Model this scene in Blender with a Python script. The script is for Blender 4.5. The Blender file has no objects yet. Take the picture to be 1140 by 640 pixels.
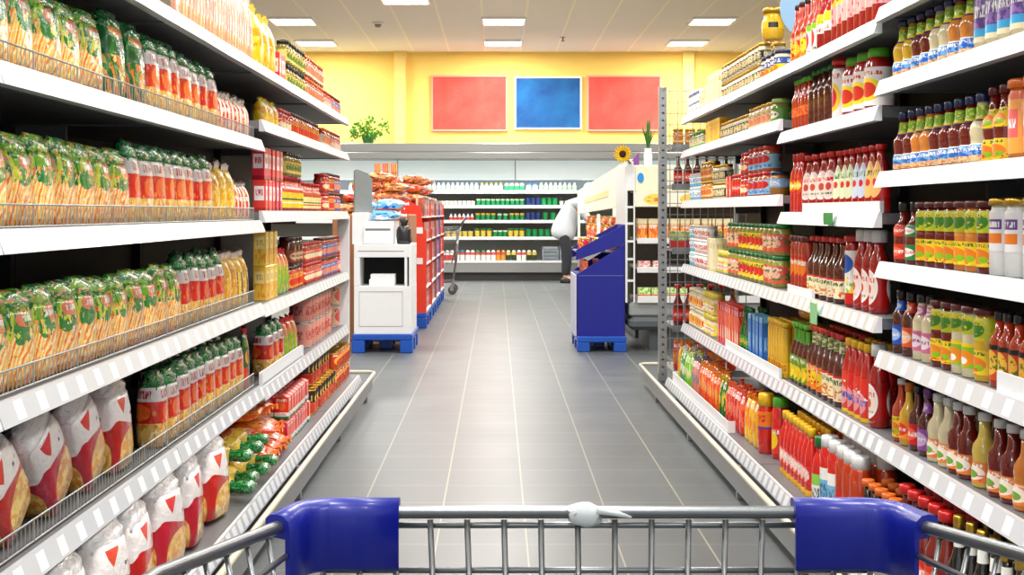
import bpy, math, random
from mathutils import Vector, Matrix
random.seed(7)
C = bpy.context.scene.collection
SC = bpy.context.scene
PI = math.pi

# ------------------------------------------------------------------ camera, world, lamps, exposure
F = 1400.0                                   # focal length in pixels of the 1140 wide frame
EYE = 1.10
cam_d = bpy.data.cameras.new('camera')
cam = bpy.data.objects.new('camera', cam_d); C.objects.link(cam)
cam.location = (0, 0, EYE); cam.rotation_euler = (PI/2, 0, 0)
cam_d.sensor_width = 36.0; cam_d.lens = F/1140*36.0
cam_d.shift_x = 17/1140; cam_d.shift_y = -84/1140
cam_d.clip_start = 0.02
SC.camera = cam
SC.view_settings.view_transform = 'Standard'
try: SC.view_settings.look = 'None'
except Exception: pass
SC.view_settings.gamma = 1.0
SC.view_settings.use_curve_mapping = False
SC.view_settings.exposure = 0.12
SC.cycles.use_denoising = True
SC.cycles.max_bounces = 8
SC.cycles.diffuse_bounces = 6
world = bpy.data.worlds.new('world'); SC.world = world; world.use_nodes = True
world.node_tree.nodes['Background'].inputs[0].default_value = (0.95, 0.98, 1.0, 1)
world.node_tree.nodes['Background'].inputs[1].default_value = 0.85
CEIL = 3.80
LIGHTS = [(x, y) for y in (17.7, 20.0) for x in (-2.87, 0.10, 3.03)]
LIGHTS += [(-1.16, 15.9)]
LIGHTS += [(x, y) for y in (13.2, 10.8, 8.4, 6.0, 3.6, 1.2, -1.2) for x in (-2.3, 0.10, 2.5)]
for (lx, ly) in LIGHTS:
    ld = bpy.data.lights.new('panel_lamp', 'AREA'); ld.shape = 'SQUARE'; ld.size = 0.56
    ld.energy = 84 if ly > 15 else (54 if abs(lx) < 1 else 34)
    ld.color = (1.0, 0.985, 0.95)
    lo = bpy.data.objects.new('panel_lamp', ld); C.objects.link(lo); lo.location = (lx, ly, CEIL-0.035)
for k in range(3):                            # strip lamps under the canopy of the chiller
    ld = bpy.data.lights.new('chiller_strip_lamp', 'AREA'); ld.shape = 'RECTANGLE'; ld.size = 2.2; ld.size_y = 0.08
    ld.energy = 15; ld.color = (0.90, 0.97, 1.0)
    lo = bpy.data.objects.new('chiller_strip_lamp', ld); C.objects.link(lo)
    lo.location = (-2.4+2.4*k, 20.24, 1.60); lo.rotation_euler = (math.radians(20), 0, 0)

# ------------------------------------------------------------------ materials
def srgb(c):
    return tuple(((v/255)/12.92 if v/255 <= 0.04045 else ((v/255+0.055)/1.055)**2.4) for v in c) + (1.0,)

class NT:
    def __init__(s, name):
        s.m = bpy.data.materials.new(name); s.m.use_nodes = True
        s.t = s.m.node_tree; s.n = s.t.nodes; s.l = s.t.links
        s.b = s.n['Principled BSDF']
    def node(s, k): return s.n.new(k)
    def put(s, sock, v):
        if isinstance(v, (int, float)): sock.default_value = v
        elif isinstance(v, tuple): sock.default_value = v
        else: s.l.new(v, sock)
    def M(s, op, a, b=0.0, c=None):
        n = s.node('ShaderNodeMath'); n.operation = op
        s.put(n.inputs[0], a); s.put(n.inputs[1], b)
        if c is not None: s.put(n.inputs[2], c)
        return n.outputs[0]
    def mix(s, f, a, b):
        n = s.node('ShaderNodeMix'); n.data_type = 'RGBA'
        s.put(n.inputs[0], f); s.put(n.inputs[6], a); s.put(n.inputs[7], b)
        return n.outputs[2]
    def between(s, x, lo, hi):
        return s.M('MULTIPLY', s.M('GREATER_THAN', x, lo), s.M('LESS_THAN', x, hi))
    def noise(s, scale, vec=None, detail=2.0, out=0):
        n = s.node('ShaderNodeTexNoise'); n.inputs['Scale'].default_value = scale; n.inputs['Detail'].default_value = detail
        if vec is not None: s.l.new(vec, n.inputs['Vector'])
        return n.outputs[out]
    def objco(s):
        return s.node('ShaderNodeTexCoord').outputs['Object']
    def bump(s, h, strength=0.3, dist=0.01):
        n = s.node('ShaderNodeBump'); n.inputs['Strength'].default_value = strength; n.inputs['Distance'].default_value = dist
        s.l.new(h, n.inputs['Height']); s.l.new(n.outputs[0], s.b.inputs['Normal'])

MATS = {}
def plain(name, rgb, rough=0.5, metal=0.0, coat=0.0, emit=0.0, var=0.06, scale=30, lin=False):
    if name in MATS: return MATS[name]
    t = NT(name); col = rgb if lin else srgb(rgb)
    if len(col) == 3: col = col+(1.0,)
    nz = t.noise(scale, t.objco())
    c2 = tuple(min(1, v*(1-var*2)) for v in col[:3])+(1.0,)
    t.l.new(t.mix(nz, col, c2), t.b.inputs['Base Color'])
    t.b.inputs['Roughness'].default_value = rough; t.b.inputs['Metallic'].default_value = metal
    t.b.inputs['Coat Weight'].default_value = coat; t.b.inputs['Coat Roughness'].default_value = 0.08
    if emit:
        t.b.inputs['Emission Color'].default_value = col; t.b.inputs['Emission Strength'].default_value = emit
    MATS[name] = t.m
    return t.m

def printed(name, base, layers, rep=1, rough=0.35, coat=0.25, crinkle=0.0, seedvar=True):
    """print on paper or film, laid out in the object's own UVs (u round the pack, v up)"""
    if name in MATS: return MATS[name]
    t = NT(name)
    uv = t.node('ShaderNodeUVMap').outputs[0]
    sp = t.node('ShaderNodeSeparateXYZ'); t.l.new(uv, sp.inputs[0])
    U, V = sp.outputs[0], sp.outputs[1]
    if rep != 1:
        U = t.M('FRACT', t.M('ADD', t.M('MULTIPLY', t.M('SUBTRACT', U, 0.5), float(rep)), 0.5 + 10))
    cb = t.node('ShaderNodeCombineXYZ'); t.put(cb.inputs[0], U); t.put(cb.inputs[1], V)
    info = t.node('ShaderNodeObjectInfo')
    t.put(cb.inputs[2], t.M('MULTIPLY', info.outputs['Random'], 9.0))
    P = cb.outputs[0]
    col = srgb(base)
    for L in layers:
        k = L[0]
        if k == 'h': mask = t.between(V, L[1], L[2]); c = L[3]
        elif k == 'r': mask = t.M('MULTIPLY', t.between(U, L[1], L[2]), t.between(V, L[3], L[4])); c = L[5]
        elif k == 'e':
            a = t.M('DIVIDE', t.M('SUBTRACT', U, L[1]), L[3]); b = t.M('DIVIDE', t.M('SUBTRACT', V, L[2]), L[4])
            mask = t.M('LESS_THAN', t.M('ADD', t.M('MULTIPLY', a, a), t.M('MULTIPLY', b, b)), 1.0); c = L[5]
        elif k == 'en':                       # speckled oval: cu, cv, ru, rv, colour, scale, threshold
            a = t.M('DIVIDE', t.M('SUBTRACT', U, L[1]), L[3]); b = t.M('DIVIDE', t.M('SUBTRACT', V, L[2]), L[4])
            mask = t.M('MULTIPLY', t.M('LESS_THAN', t.M('ADD', t.M('MULTIPLY', a, a), t.M('MULTIPLY', b, b)), 1.0), t.M('GREATER_THAN', t.noise(L[6], P, 3.0), L[7])); c = L[5]
        elif k == 'n':                        # blotches: scale, threshold, colour, v0, v1
            nz = t.noise(L[1], P, 3.0)
            mask = t.M('MULTIPLY', t.M('GREATER_THAN', nz, L[2]), t.between(V, L[4], L[5])); c = L[3]
        elif k == 'd':                        # slanted strokes: freq, slant, colour, v0, v1
            nz = t.noise(5.0, P, 2.0)
            w = t.M('FRACT', t.M('ADD', t.M('ADD', t.M('MULTIPLY', U, float(L[1])), t.M('MULTIPLY', V, float(L[2]))), t.M('MULTIPLY', nz, 1.3)))
            mask = t.M('MULTIPLY', t.M('GREATER_THAN', w, 0.55), t.between(V, L[4], L[5])); c = L[3]
        elif k == 's':                        # upright stripes: freq, share, colour, v0, v1
            w = t.M('FRACT', t.M('MULTIPLY', U, float(L[1])))
            mask = t.M('MULTIPLY', t.M('GREATER_THAN', w, 1-L[2]), t.between(V, L[4], L[5])); c = L[3]
        elif k == 't':                        # a line of small print: u0,u1,v0,v1,colour
            mp = t.node('ShaderNodeMapping'); mp.inputs['Scale'].default_value = (26, 6, 1); t.l.new(P, mp.inputs[0])
            nz = t.noise(1.0, mp.outputs[0], 1.0)
            mask = t.M('MULTIPLY', t.M('GREATER_THAN', nz, 0.5), t.M('MULTIPLY', t.between(U, L[1], L[2]), t.between(V, L[3], L[4]))); c = L[5]
        elif k == 'v':                        # wedge pointing down: cu, ru, v0, v1, colour
            a = t.M('ABSOLUTE', t.M('SUBTRACT', U, L[1]))
            lim = t.M('MULTIPLY', t.M('DIVIDE', t.M('SUBTRACT', V, L[3]), L[4]-L[3]), L[2])
            mask = t.M('MULTIPLY', t.M('LESS_THAN', a, lim), t.between(V, L[3], L[4])); c = L[5]
        elif k == 'w':                        # everything below a wavy edge: v, amplitude, colour
            edge = t.M('ADD', L[1], t.M('MULTIPLY', t.M('SINE', t.M('MULTIPLY', U, 6.283)), L[2]))
            mask = t.M('LESS_THAN', V, edge); c = L[3]
        col = t.mix(mask, col, srgb(c))
    hs = t.node('ShaderNodeHueSaturation'); t.put(hs.inputs['Color'], col)
    if seedvar:
        t.put(hs.inputs['Value'], t.M('ADD', t.M('MULTIPLY', info.outputs['Random'], 0.22), 0.88))
        t.put(hs.inputs['Hue'], t.M('ADD', t.M('MULTIPLY', info.outputs['Random'], 0.014), 0.493))
    t.l.new(hs.outputs[0], t.b.inputs['Base Color'])
    t.b.inputs['Roughness'].default_value = rough
    t.b.inputs['Coat Weight'].default_value = coat; t.b.inputs['Coat Roughness'].default_value = 0.12
    if crinkle:
        nz = t.noise(34.0, t.objco(), 3.0)
        t.bump(nz, crinkle, 0.012)
    MATS[name] = t.m
    return t.m

# ------------------------------------------------------------------ mesh builder
class MB:
    def __init__(s): s.v = []; s.f = []; s.uv = []; s.mi = []; s.sm = []
    def face(s, idx, uvs=None, mi=0, smooth=False):
        s.f.append(tuple(idx)); s.uv.append(uvs or [(0.5, 0.5)]*len(idx)); s.mi.append(mi); s.sm.append(smooth)
    def box(s, x0, y0, z0, x1, y1, z1, mi=0, M=None, ch=0.0):
        if x1 < x0: x0, x1 = x1, x0
        if y1 < y0: y0, y1 = y1, y0
        if z1 < z0: z0, z1 = z1, z0
        if ch > 0:
            ch = min(ch, (x1-x0)*0.45, (y1-y0)*0.45, (z1-z0)*0.45)
            rings = [(z0, ch), (z0+ch, 0), (z1-ch, 0), (z1, ch)]
            b = len(s.v); N = 8
            for z, k in rings:
                a0, a1, c0, c1 = x0+k, x1-k, y0+k, y1-k
                q = ch*0.6
                for p in ((a0+q, c0), (a1-q, c0), (a1, c0+q), (a1, c1-q), (a1-q, c1), (a0+q, c1), (a0, c1-q), (a0, c0+q)):
                    pt = Vector((p[0], p[1], z)); s.v.append(M @ pt if M else pt)
            us = [0, 1, 0, 1, 0, 1, 0, 1]
            for r in range(3):
                for i in range(N):
                    j = (i+1) % N
                    v0 = (rings[r][0]-z0)/(z1-z0); v1 = (rings[r+1][0]-z0)/(z1-z0)
                    ua, ub = (0.0, 1.0) if i % 2 == 0 else (1.0, 1.0)
                    s.face((b+r*N+i, b+r*N+j, b+(r+1)*N+j, b+(r+1)*N+i), [(ua, v0), (ub, v0), (ub, v1), (ua, v1)], mi)
            s.face([b+i for i in range(N-1, -1, -1)], [(0.5, 0.02)]*N, mi)
            s.face([b+3*N+i for i in range(N)], [(0.5, 0.98)]*N, mi)
            return s
        b = len(s.v)
        for p in ((x0,y0,z0),(x1,y0,z0),(x1,y1,z0),(x0,y1,z0),(x0,y0,z1),(x1,y0,z1),(x1,y1,z1),(x0,y1,z1)):
            pt = Vector(p); s.v.append(M @ pt if M else pt)
        Q = [(0,0),(1,0),(1,1),(0,1)]
        for q in ((0,1,5,4),(1,2,6,5),(2,3,7,6),(3,0,4,7)): s.face([b+i for i in q], Q, mi)
        s.face([b+i for i in (3,2,1,0)], Q, mi); s.face([b+i for i in (4,5,6,7)], Q, mi)
        return s
    def loft(s, rings, N=16, mi=0, arc=None, cap=True, smooth=True, M=None, vr=None, wob=None):
        """rings: (z, rx, ry, e[, cx, cy]).  u starts at the back and the front (-y) is u = .5"""
        b = len(s.v)
        z0, z1 = vr or (min(r[0] for r in rings), max(r[0] for r in rings))
        full = arc is None
        cnt = N if full else N+1
        for ri, r in enumerate(rings):
            z, rx, ry, e = r[:4]; cx, cy = (r[4], r[5]) if len(r) > 4 else (0, 0)
            for i in range(cnt):
                u = i/N if full else 0.5-arc/2+arc*i/N
                th = PI/2 + u*2*PI
                c, q = math.cos(th), math.sin(th)
                x = rx*math.copysign(abs(c)**(2/e), c); y = ry*math.copysign(abs(q)**(2/e), q)
                if wob:
                    k = 1+wob*math.sin(7.3*th+ri*1.7)*math.sin(3.1*ri+2*th); x *= k; y *= k
                pt = Vector((cx+x, cy+y, z)); s.v.append(M @ pt if M else pt)
        for ri in range(len(rings)-1):
            v0 = (rings[ri][0]-z0)/max(1e-6, z1-z0); v1 = (rings[ri+1][0]-z0)/max(1e-6, z1-z0)
            for i in range(N):
                j = (i+1) % cnt if full else i+1
                ua = i/N if full else 0.5-arc/2+arc*i/N; ub = (i+1)/N if full else 0.5-arc/2+arc*(i+1)/N
                s.face((b+ri*cnt+i, b+ri*cnt+j, b+(ri+1)*cnt+j, b+(ri+1)*cnt+i), [(ua,v0),(ub,v0),(ub,v1),(ua,v1)], mi, smooth)
        if cap and full:
            s.face([b+i for i in range(N-1, -1, -1)], [(0.5, 0.01)]*N, mi)
            t = b+(len(rings)-1)*N
            s.face([t+i for i in range(N)], [(0.5, 0.99)]*N, mi)
        return s
    def tube(s, pts, r, N=8, mi=0, closed=False):
        """round bar along points"""
        pts = [Vector(p) for p in pts]; n = len(pts); b = len(s.v)
        up0 = Vector((0, 0, 1))
        prev = None
        for i, p in enumerate(pts):
            if closed: d = pts[(i+1) % n]-pts[i-1]
            else: d = pts[min(i+1, n-1)]-pts[max(i-1, 0)]
            d.normalize()
            a = prev if prev is not None else (up0 if abs(d.z) < 0.9 else Vector((1, 0, 0)))
            x = (a - d*a.dot(d)); 
            if x.length < 1e-5: x = Vector((0, 1, 0)) - d*d.y
            x.normalize(); prev = x; y = d.cross(x)
            rr = r[i] if isinstance(r, (list, tuple)) else r
            for k in range(N):
                t = 2*PI*k/N; s.v.append(p + x*math.cos(t)*rr + y*math.sin(t)*rr)
        for i in range(n if closed else n-1):
            i2 = (i+1) % n
            for k in range(N):
                k2 = (k+1) % N
                s.face((b+i*N+k, b+i*N+k2, b+i2*N+k2, b+i2*N+k), None, mi, True)
        if not closed:
            s.face([b+k for k in range(N-1, -1, -1)], None, mi); s.face([b+(n-1)*N+k for k in range(N)], None, mi)
        return s
    def bar(s, a, b_, w, mi=0):
        """thin square bar between two points"""
        a = Vector(a); b_ = Vector(b_); d = (b_-a); L = d.length
        q = d.to_track_quat('Z', 'Y').to_matrix().to_4x4(); q.translation = a
        return s.box(-w, -w, 0, w, w, L, mi, q)
    def ball(s, c, rx, ry, rz, N=12, R=8, mi=0, M=None):
        rings = []
        for k in range(1, R):
            t = -PI/2+PI*k/R
            rings.append((c[2]+rz*math.sin(t), rx*math.cos(t), ry*math.cos(t), 2, c[0], c[1]))
        return s.loft(rings, N, mi, M=M)
    def prism(s, pts, z0, z1, mi=0, M=None):
        """polygon (x,y) raised from z0 to z1"""
        b = len(s.v); n = len(pts)
        for z in (z0, z1):
            for p in pts:
                q = Vector((p[0], p[1], z)); s.v.append(M @ q if M else q)
        s.face([b+i for i in range(n-1, -1, -1)], None, mi); s.face([b+n+i for i in range(n)], None, mi)
        for i in range(n):
            j = (i+1) % n; s.face((b+i, b+j, b+n+j, b+n+i), [(0,0),(1,0),(1,1),(0,1)], mi)
        return s
    def mesh(s, name, mats):
        me = bpy.data.meshes.new(name)
        me.from_pydata([tuple(v) for v in s.v], [], s.f)
        if not isinstance(mats, (list, tuple)): mats = [mats]
        for m in mats: me.materials.append(m)
        uvl = me.uv_layers.new(name='UVMap'); k = 0
        flat = []
        for u in s.uv:
            for q in u: flat += [q[0], q[1]]
        uvl.data.foreach_set('uv', flat)
        me.polygons.foreach_set('material_index', s.mi)
        me.polygons.foreach_set('use_smooth', s.sm)
        me.update()
        return me

def link(name, me, parent=None, loc=(0,0,0), rz=0):
    o = bpy.data.objects.new(name, me); C.objects.link(o)
    o.location = loc; o.rotation_euler = (0, 0, rz)
    if parent: o.parent = parent
    return o
USED = {}
def tag(o, label, cat, group=None):
    USED[label] = USED.get(label, 0)+1
    o['label'] = label; o['category'] = cat
    if group: o['group'] = group
    return o
def thing(name, label, cat, loc=(0,0,0), rz=0, group=None):
    return tag(link(name, None, None, loc, rz), label, cat, group)
def struct(name, mb, m, parent=None):
    o = link(name, mb.mesh(name, m), parent)
    if parent is None: o['kind'] = 'structure'
    return o
def part(name, mb, m, parent, loc=(0,0,0), rz=0):
    return link(name, mb.mesh(name, m), parent, loc, rz)

ORD = ['', 'first','second','third','fourth','fifth','sixth','seventh','eighth','ninth','tenth','eleventh','twelfth','thirteenth',
       'fourteenth','fifteenth','sixteenth','seventeenth','eighteenth','nineteenth','twentieth','twenty-first','twenty-second',
       'twenty-third','twenty-fourth','twenty-fifth','twenty-sixth','twenty-seventh','twenty-eighth','twenty-ninth','thirtieth']
ORD += ['thirty-'+w for w in ORD[1:10]] + ['fortieth'] + ['forty-'+w for w in ORD[1:10]] + ['fiftieth']

# ------------------------------------------------------------------ the room
def floor_mat():
    t = NT('floor_tile')
    sp = t.node('ShaderNodeSeparateXYZ'); t.l.new(t.objco(), sp.inputs[0])
    X, Y = sp.outputs[0], sp.outputs[1]
    def line(x, off, step, w):
        a = t.M('FRACT', t.M('ADD', t.M('DIVIDE', t.M('SUBTRACT', x, off), step), 100.5))
        return t.M('LESS_THAN', t.M('ABSOLUTE', t.M('SUBTRACT', a, 0.5)), w/step/2)
    lx = line(X, -0.5, 0.3, 0.006); ly = line(Y, 5.064, 0.3, 0.004)
    n1 = t.noise(2.5, t.objco(), 3); n2 = t.noise(160, t.objco(), 2)
    base = t.mix(n1, srgb((88, 93, 95)), srgb((114, 118, 119)))
    base = t.mix(t.M('MULTIPLY', n2, 0.35), base, srgb((70, 72, 74)))
    fx = t.M('FLOOR', t.M('DIVIDE', t.M('SUBTRACT', X, -0.5), 0.3)); fy = t.M('FLOOR', t.M('DIVIDE', t.M('SUBTRACT', Y, 5.064), 0.3))
    w = t.node('ShaderNodeTexWhiteNoise'); cb = t.node('ShaderNodeCombineXYZ'); t.put(cb.inputs[0], fx); t.put(cb.inputs[1], fy)
    t.l.new(cb.outputs[0], w.inputs['Vector'])
    base = t.mix(t.M('MULTIPLY', w.outputs['Value'], 0.18), base, srgb((80, 84, 86)))
    base = t.mix(t.M('MULTIPLY', ly, 0.5), base, srgb((175, 175, 170)))
    base = t.mix(t.M('MULTIPLY', lx, 0.7), base, srgb((176, 170, 150)))
    t.l.new(base, t.b.inputs['Base Color'])
    t.put(t.b.inputs['Roughness'], t.M('ADD', t.M('MULTIPLY', n1, 0.14), 0.31)); t.b.inputs['Specular IOR Level'].default_value = 0.5
    t.bump(n2, 0.05, 0.002)
    return t.m
def ceiling_mat():
    t = NT('ceiling_tile')
    sp = t.node('ShaderNodeSeparateXYZ'); t.l.new(t.objco(), sp.inputs[0])
    X, Y = sp.outputs[0], sp.outputs[1]
    def line(x, off, step, w):
        a = t.M('FRACT', t.M('ADD', t.M('DIVIDE', t.M('SUBTRACT', x, off), step), 100.5))
        return t.M('LESS_THAN', t.M('ABSOLUTE', t.M('SUBTRACT', a, 0.5)), w/step/2)
    lx = line(X, 0.4, 0.6, 0.032); ly = line(Y, 0.9, 1.2, 0.016)
    n = t.noise(220, t.objco(), 2)
    base = t.mix(n, srgb((240, 239, 234)), srgb((226, 225, 220)))
    base = t.mix(t.M('MULTIPLY', lx, 0.7), base, srgb((255, 250, 222)))
    base = t.mix(t.M('MULTIPLY', ly, 0.5), base, srgb((250, 244, 222)))
    t.l.new(base, t.b.inputs['Base Color']); t.b.inputs['Roughness'].default_value = 0.9
    return t.m
YEL = plain('yellow_wall_paint', (248, 212, 112), 0.85, var=0.03, scale=3)
YEL2 = plain('pale_yellow_pillar_paint', (249, 220, 130), 0.85, var=0.03, scale=3)
struct('floor', MB().box(-7.5, -3, -0.05, 7.5, 21.4, 0), floor_mat())
struct('ceiling', MB().box(-7.5, -3, CEIL, 7.5, 21.4, CEIL+0.05), ceiling_mat())
struct('wall_back', MB().box(-7.5, 21.2, 0, 7.5, 21.4, CEIL), YEL)
struct('wall_left', MB().box(-7.6, -3, 0, -7.5, 21.4, CEIL), YEL)
struct('wall_right', MB().box(7.5, -3, 0, 7.6, 21.4, CEIL), YEL)
struct('trim_1', MB().box(-1.72, 21.08, 2.2, -1.53, 21.2, CEIL), YEL2)
struct('trim_2', MB().box(3.12, 21.08, 2.2, 3.31, 21.2, CEIL), YEL2)

WHITE = plain('white_powder_coat', (232, 234, 236), 0.35, var=0.02)
STEEL = plain('galvanised_steel', (158, 161, 164), 0.38, 0.4, var=0.12, scale=60)
CHROME = plain('zinc_plated_wire', (128, 131, 133), 0.3, 0.85, var=0.06, scale=50)
WIREM = plain('grey_fence_wire', (176, 180, 178), 0.4, 0.5, var=0.05)
BACKM = plain('dark_grey_shelf_steel', (34, 34, 37), 0.65, var=0.1)  # near-black tone paints the shelf interior's shade into the steel colour
DECKM = plain('grey_shelf_steel', (120, 122, 125), 0.45, 0.3, var=0.05)
LAMP = plain('lit_diffuser', (255, 253, 246), 0.6, emit=6.0, var=0.0)

for k, (lx, ly) in enumerate(LIGHTS):
    if ly < 15: lab = 'square ceiling light over the aisle, %s row, %s' % (ORD[int(round((13.2-ly)/2.4))+4], 'over the floor' if abs(lx) < 1 else ('pasta side' if lx < 0 else 'sauce side'))
    else:
        lab = {(-2.87,17.7):'square ceiling light nearer of two above pasta shelves', (0.10,17.7):'square ceiling light nearer of two above blue picture',
               (3.03,17.7):'square ceiling light nearer of two above sauce shelves', (-2.87,20.0):'square ceiling light close to back wall, above the potted plant',
               (0.10,20.0):'square ceiling light close to back wall, above blue picture', (3.03,20.0):'square ceiling light close to back wall, above mesh end panel',
               (-1.16,15.9):'square ceiling light cut by the top of the view'}[(lx, ly)]
    t = thing('ceiling_light', lab, 'ceiling light', (lx, ly, CEIL), 0, 'square panel lights in the ceiling')
    f = MB()
    for a in ((-.31,-.31,.31,-.285), (-.31,.285,.31,.31), (-.31,-.285,-.285,.285), (.285,-.285,.31,.285)):
        f.box(a[0], a[1], -0.03, a[2], a[3], 0.0)
    part('frame', f, WHITE, t)
    part('diffuser', MB().box(-.284, -.284, -.018, .284, .284, -.008), LAMP, t)
# steel link between the two lights above the aisle
tag(link('cable_tray', MB().box(-.20,18.01,CEIL-.03,-.18,19.69,CEIL).box(.38,18.01,CEIL-.03,.40,19.69,CEIL).mesh('cable_tray', WHITE)),
    'white twin rails joining two ceiling lights above blue picture', 'ceiling rail')
t = thing('smoke_detector', 'round white smoke detector on the ceiling tiles', 'smoke detector', (-1.69, 17.9, CEIL))
part('base', MB().loft([(-.03,.075,.075,2),(0,.085,.085,2)], 20), WHITE, t)
part('sensor', MB().loft([(-.07,.03,.03,2),(-.055,.045,.045,2),(-.03,.05,.05,2)], 16), plain('grey_plastic', (150,150,152), .5), t)
t = thing('sprinkler_head', 'small steel sprinkler head hanging from the ceiling', 'sprinkler', (1.02, 19.4, CEIL))
part('rose', MB().loft([(-.012,.03,.03,2),(0,.04,.04,2)], 16), STEEL, t)
part('nozzle', MB().loft([(-.07,.03,.03,2),(-.06,.03,.03,2),(-.058,.008,.008,2),(-.012,.012,.012,2)], 12), STEEL, t)

# pictures
def art_mat(name, a, b, c, sc=3.0):
    t = NT(name); n = t.noise(sc, t.objco(), 5); n2 = t.noise(sc*5, t.objco(), 4)
    r = t.node('ShaderNodeValToRGB'); r.color_ramp.elements[0].position = .3; r.color_ramp.elements[1].position = .7
    r.color_ramp.elements[0].color = srgb(a); r.color_ramp.elements[1].color = srgb(b); t.l.new(n, r.inputs[0])
    t.l.new(t.mix(t.M('MULTIPLY', t.M('GREATER_THAN', n2, .56), .45), r.outputs[0], srgb(c)), t.b.inputs['Base Color'])
    t.b.inputs['Roughness'].default_value = .8
    t.bump(n2, .4, .01)
    return t.m
RED1 = art_mat('red_canvas_paint', (214, 62, 54), (228, 90, 78), (216, 74, 62))
BLU1 = art_mat('blue_canvas_paint', (0, 60, 124), (14, 104, 164), (10, 84, 150), 2.2)
PINKF = plain('pale_red_canvas_edge', (240, 160, 140), .8)
BLUEDGE = plain('white_picture_frame', (240, 240, 236), .5)
for nm, lab, x0, x1, z0, z1, m, fm in (
    ('picture', 'red abstract painting at the plain wall end beside pillar', -1.10, .18, 2.46, 3.40, RED1, PINKF),
    ('picture', 'blue abstract painting in white frame between red ones', .30, 1.43, 2.49, 3.38, BLU1, BLUEDGE),
    ('picture', 'red abstract painting partly behind the green leaves', 1.52, 2.77, 2.46, 3.40, RED1, PINKF)):
    t = thing(nm, lab, 'picture', ((x0+x1)/2, 21.19, z0)); w = (x1-x0)/2; h = z1-z0
    part('canvas', MB().box(-w+.02, -.03, .02, w-.02, 0, h-.02), m, t)
    e = .028
    part('frame', MB().box(-w, -.045, 0, w, 0, e).box(-w, -.045, h-e, w, 0, h).box(-w, -.045, e, -w+e, 0, h-e).box(w-e, -.045, e, w, 0, h-e), fm, t)

# ------------------------------------------------------------------ aisle shelving
RX, LX = 1.07, -0.87          # front edge of the shelves
RB, LB = 0.98, -0.80          # front edge of the base decks
TICK = printed('shelf_price_rail', (204, 207, 212), [('s', 11, .36, (250, 251, 252), .12, .9)], 1, .3, .4, seedvar=False)
FINE = printed('shelf_price_rail_grey', (186, 190, 198), [('s', 15, .60, (240, 242, 246), .1, .92)], 1, .3, .4, seedvar=False)
def shelf_bay(side, bay, y0, y1, levels, fenced, label):
    """side -1 left, 1 right.  The bay stands on the floor, its shelves end at the back panel."""
    fx = RX if side > 0 else LX; bx = RB if side > 0 else LB
    back = fx + side*0.50
    t = thing('shelving_bay', label, 'shelving', (fx, (y0+y1)/2, 0), 0, 'shelving bays along the aisle')
    L = (y1-y0)/2-.003
    def B(mb, xa, ya, za, xb, yb, zb, mi=0): mb.box(side*xa, ya, za, side*xb, yb, zb, mi)
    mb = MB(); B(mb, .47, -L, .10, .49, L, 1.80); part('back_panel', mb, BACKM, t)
    for yy in (-L, L-.028):
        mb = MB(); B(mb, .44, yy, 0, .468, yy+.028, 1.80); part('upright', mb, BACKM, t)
    bo = (bx-fx)*side
    mb = MB(); B(mb, bo+.012, -L, .125, .465, L, .150); B(mb, bo+.05, -L, .0, bo+.07, L, .125); part('base_deck', mb, DECKM, t)
    mb = MB(); rail_face(mb, side, bo, -L, L, .15); part('price_rail', mb, FINE, t)
    for i, z in enumerate(levels):
        mb = MB()
        B(mb, .012, -L, z-.030, .465, L, z-.004, 0)
        B(mb, .012, -L, z-.034, .46, -L+.02, z-.0305, 0); B(mb, .012, L-.02, z-.034, .46, L, z-.0305, 0)
        # side brackets
        for yy in (-L, L-.004): B(mb, .30, yy, z-.075, .438, yy+.004, z-.031, 0)
        s = part('shelf', mb, DECKM, t)
        mb = MB(); rail_face(mb, side, 0, -L, L, z); part('price_rail', mb, TICK if (bay == 'near' and side > 0) or side < 0 else FINE, s)
        if fenced and z in fenced:
            mb = MB(); x = .028
            for zz in (z+.002, z+.044): mb.tube([(side*x, -L, zz), (side*x, L, zz)], .0022, 5)
            n = int(2*L/.021)
            for k in range(n+1):
                y = -L+2*L*k/n; w = .0008 if k % 12 else .0018
                mb.box(side*x-w, y-w, z, side*x+w, y+w, z+.044)
            part('wire_fence', mb, WIREM, s)
    return t
def rail_face(mb, side, x, ya, yb, z, h=.044, lean=.016):
    """sloping ticket rail: the lower edge stands out"""
    pts = [(x-lean, z-h), (x, z), (x+.010, z), (x+.010, z-h)]
    b = len(mb.v)
    for y in (ya, yb):
        for p in pts: mb.v.append(Vector((side*p[0], y, p[1])))
    n = max(1, (yb-ya)/1.25)
    mb.face([b, b+1, b+5, b+4], [(0,0),(0,1),(n,1),(n,0)])
    for q in ((1,2,6,5), (2,3,7,6), (3,0,4,7)): mb.face([b+i for i in q])
    mb.face([b+3,b+2,b+1,b]); mb.face([b+4,b+5,b+6,b+7])
RYS = [1.05, 2.30, 3.52, 4.74, 6.00, 7.22]
LYS = [0.95, 2.18, 3.42, 4.65, 6.00, 7.33]
RLEV = {'near': [1.672, 1.467, 1.2125, .9625, .715, .47], 'middle': [1.645, 1.400, 1.100, .805, .47],
        'third': [1.645, 1.452, 1.167, .803, .463], 'far': [1.645, 1.452, 1.167, .803, .463]}
shelf_bay(1, 'near', RYS[0], RYS[1], RLEV['near'], None, 'sauce side shelving bay beside the shopping cart handle')
shelf_bay(1, 'near', RYS[1], RYS[2], RLEV['near'], None, 'sauce side shelving bay with six shelves of dressing bottles')
shelf_bay(1, 'middle', RYS[2], RYS[3], RLEV['middle'], None, 'sauce side shelving bay holding the ketchup bottles')
shelf_bay(1, 'third', RYS[3], RYS[4], RLEV['third'], None, 'sauce side shelving bay with red lidded jars, beyond ketchup')
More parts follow.
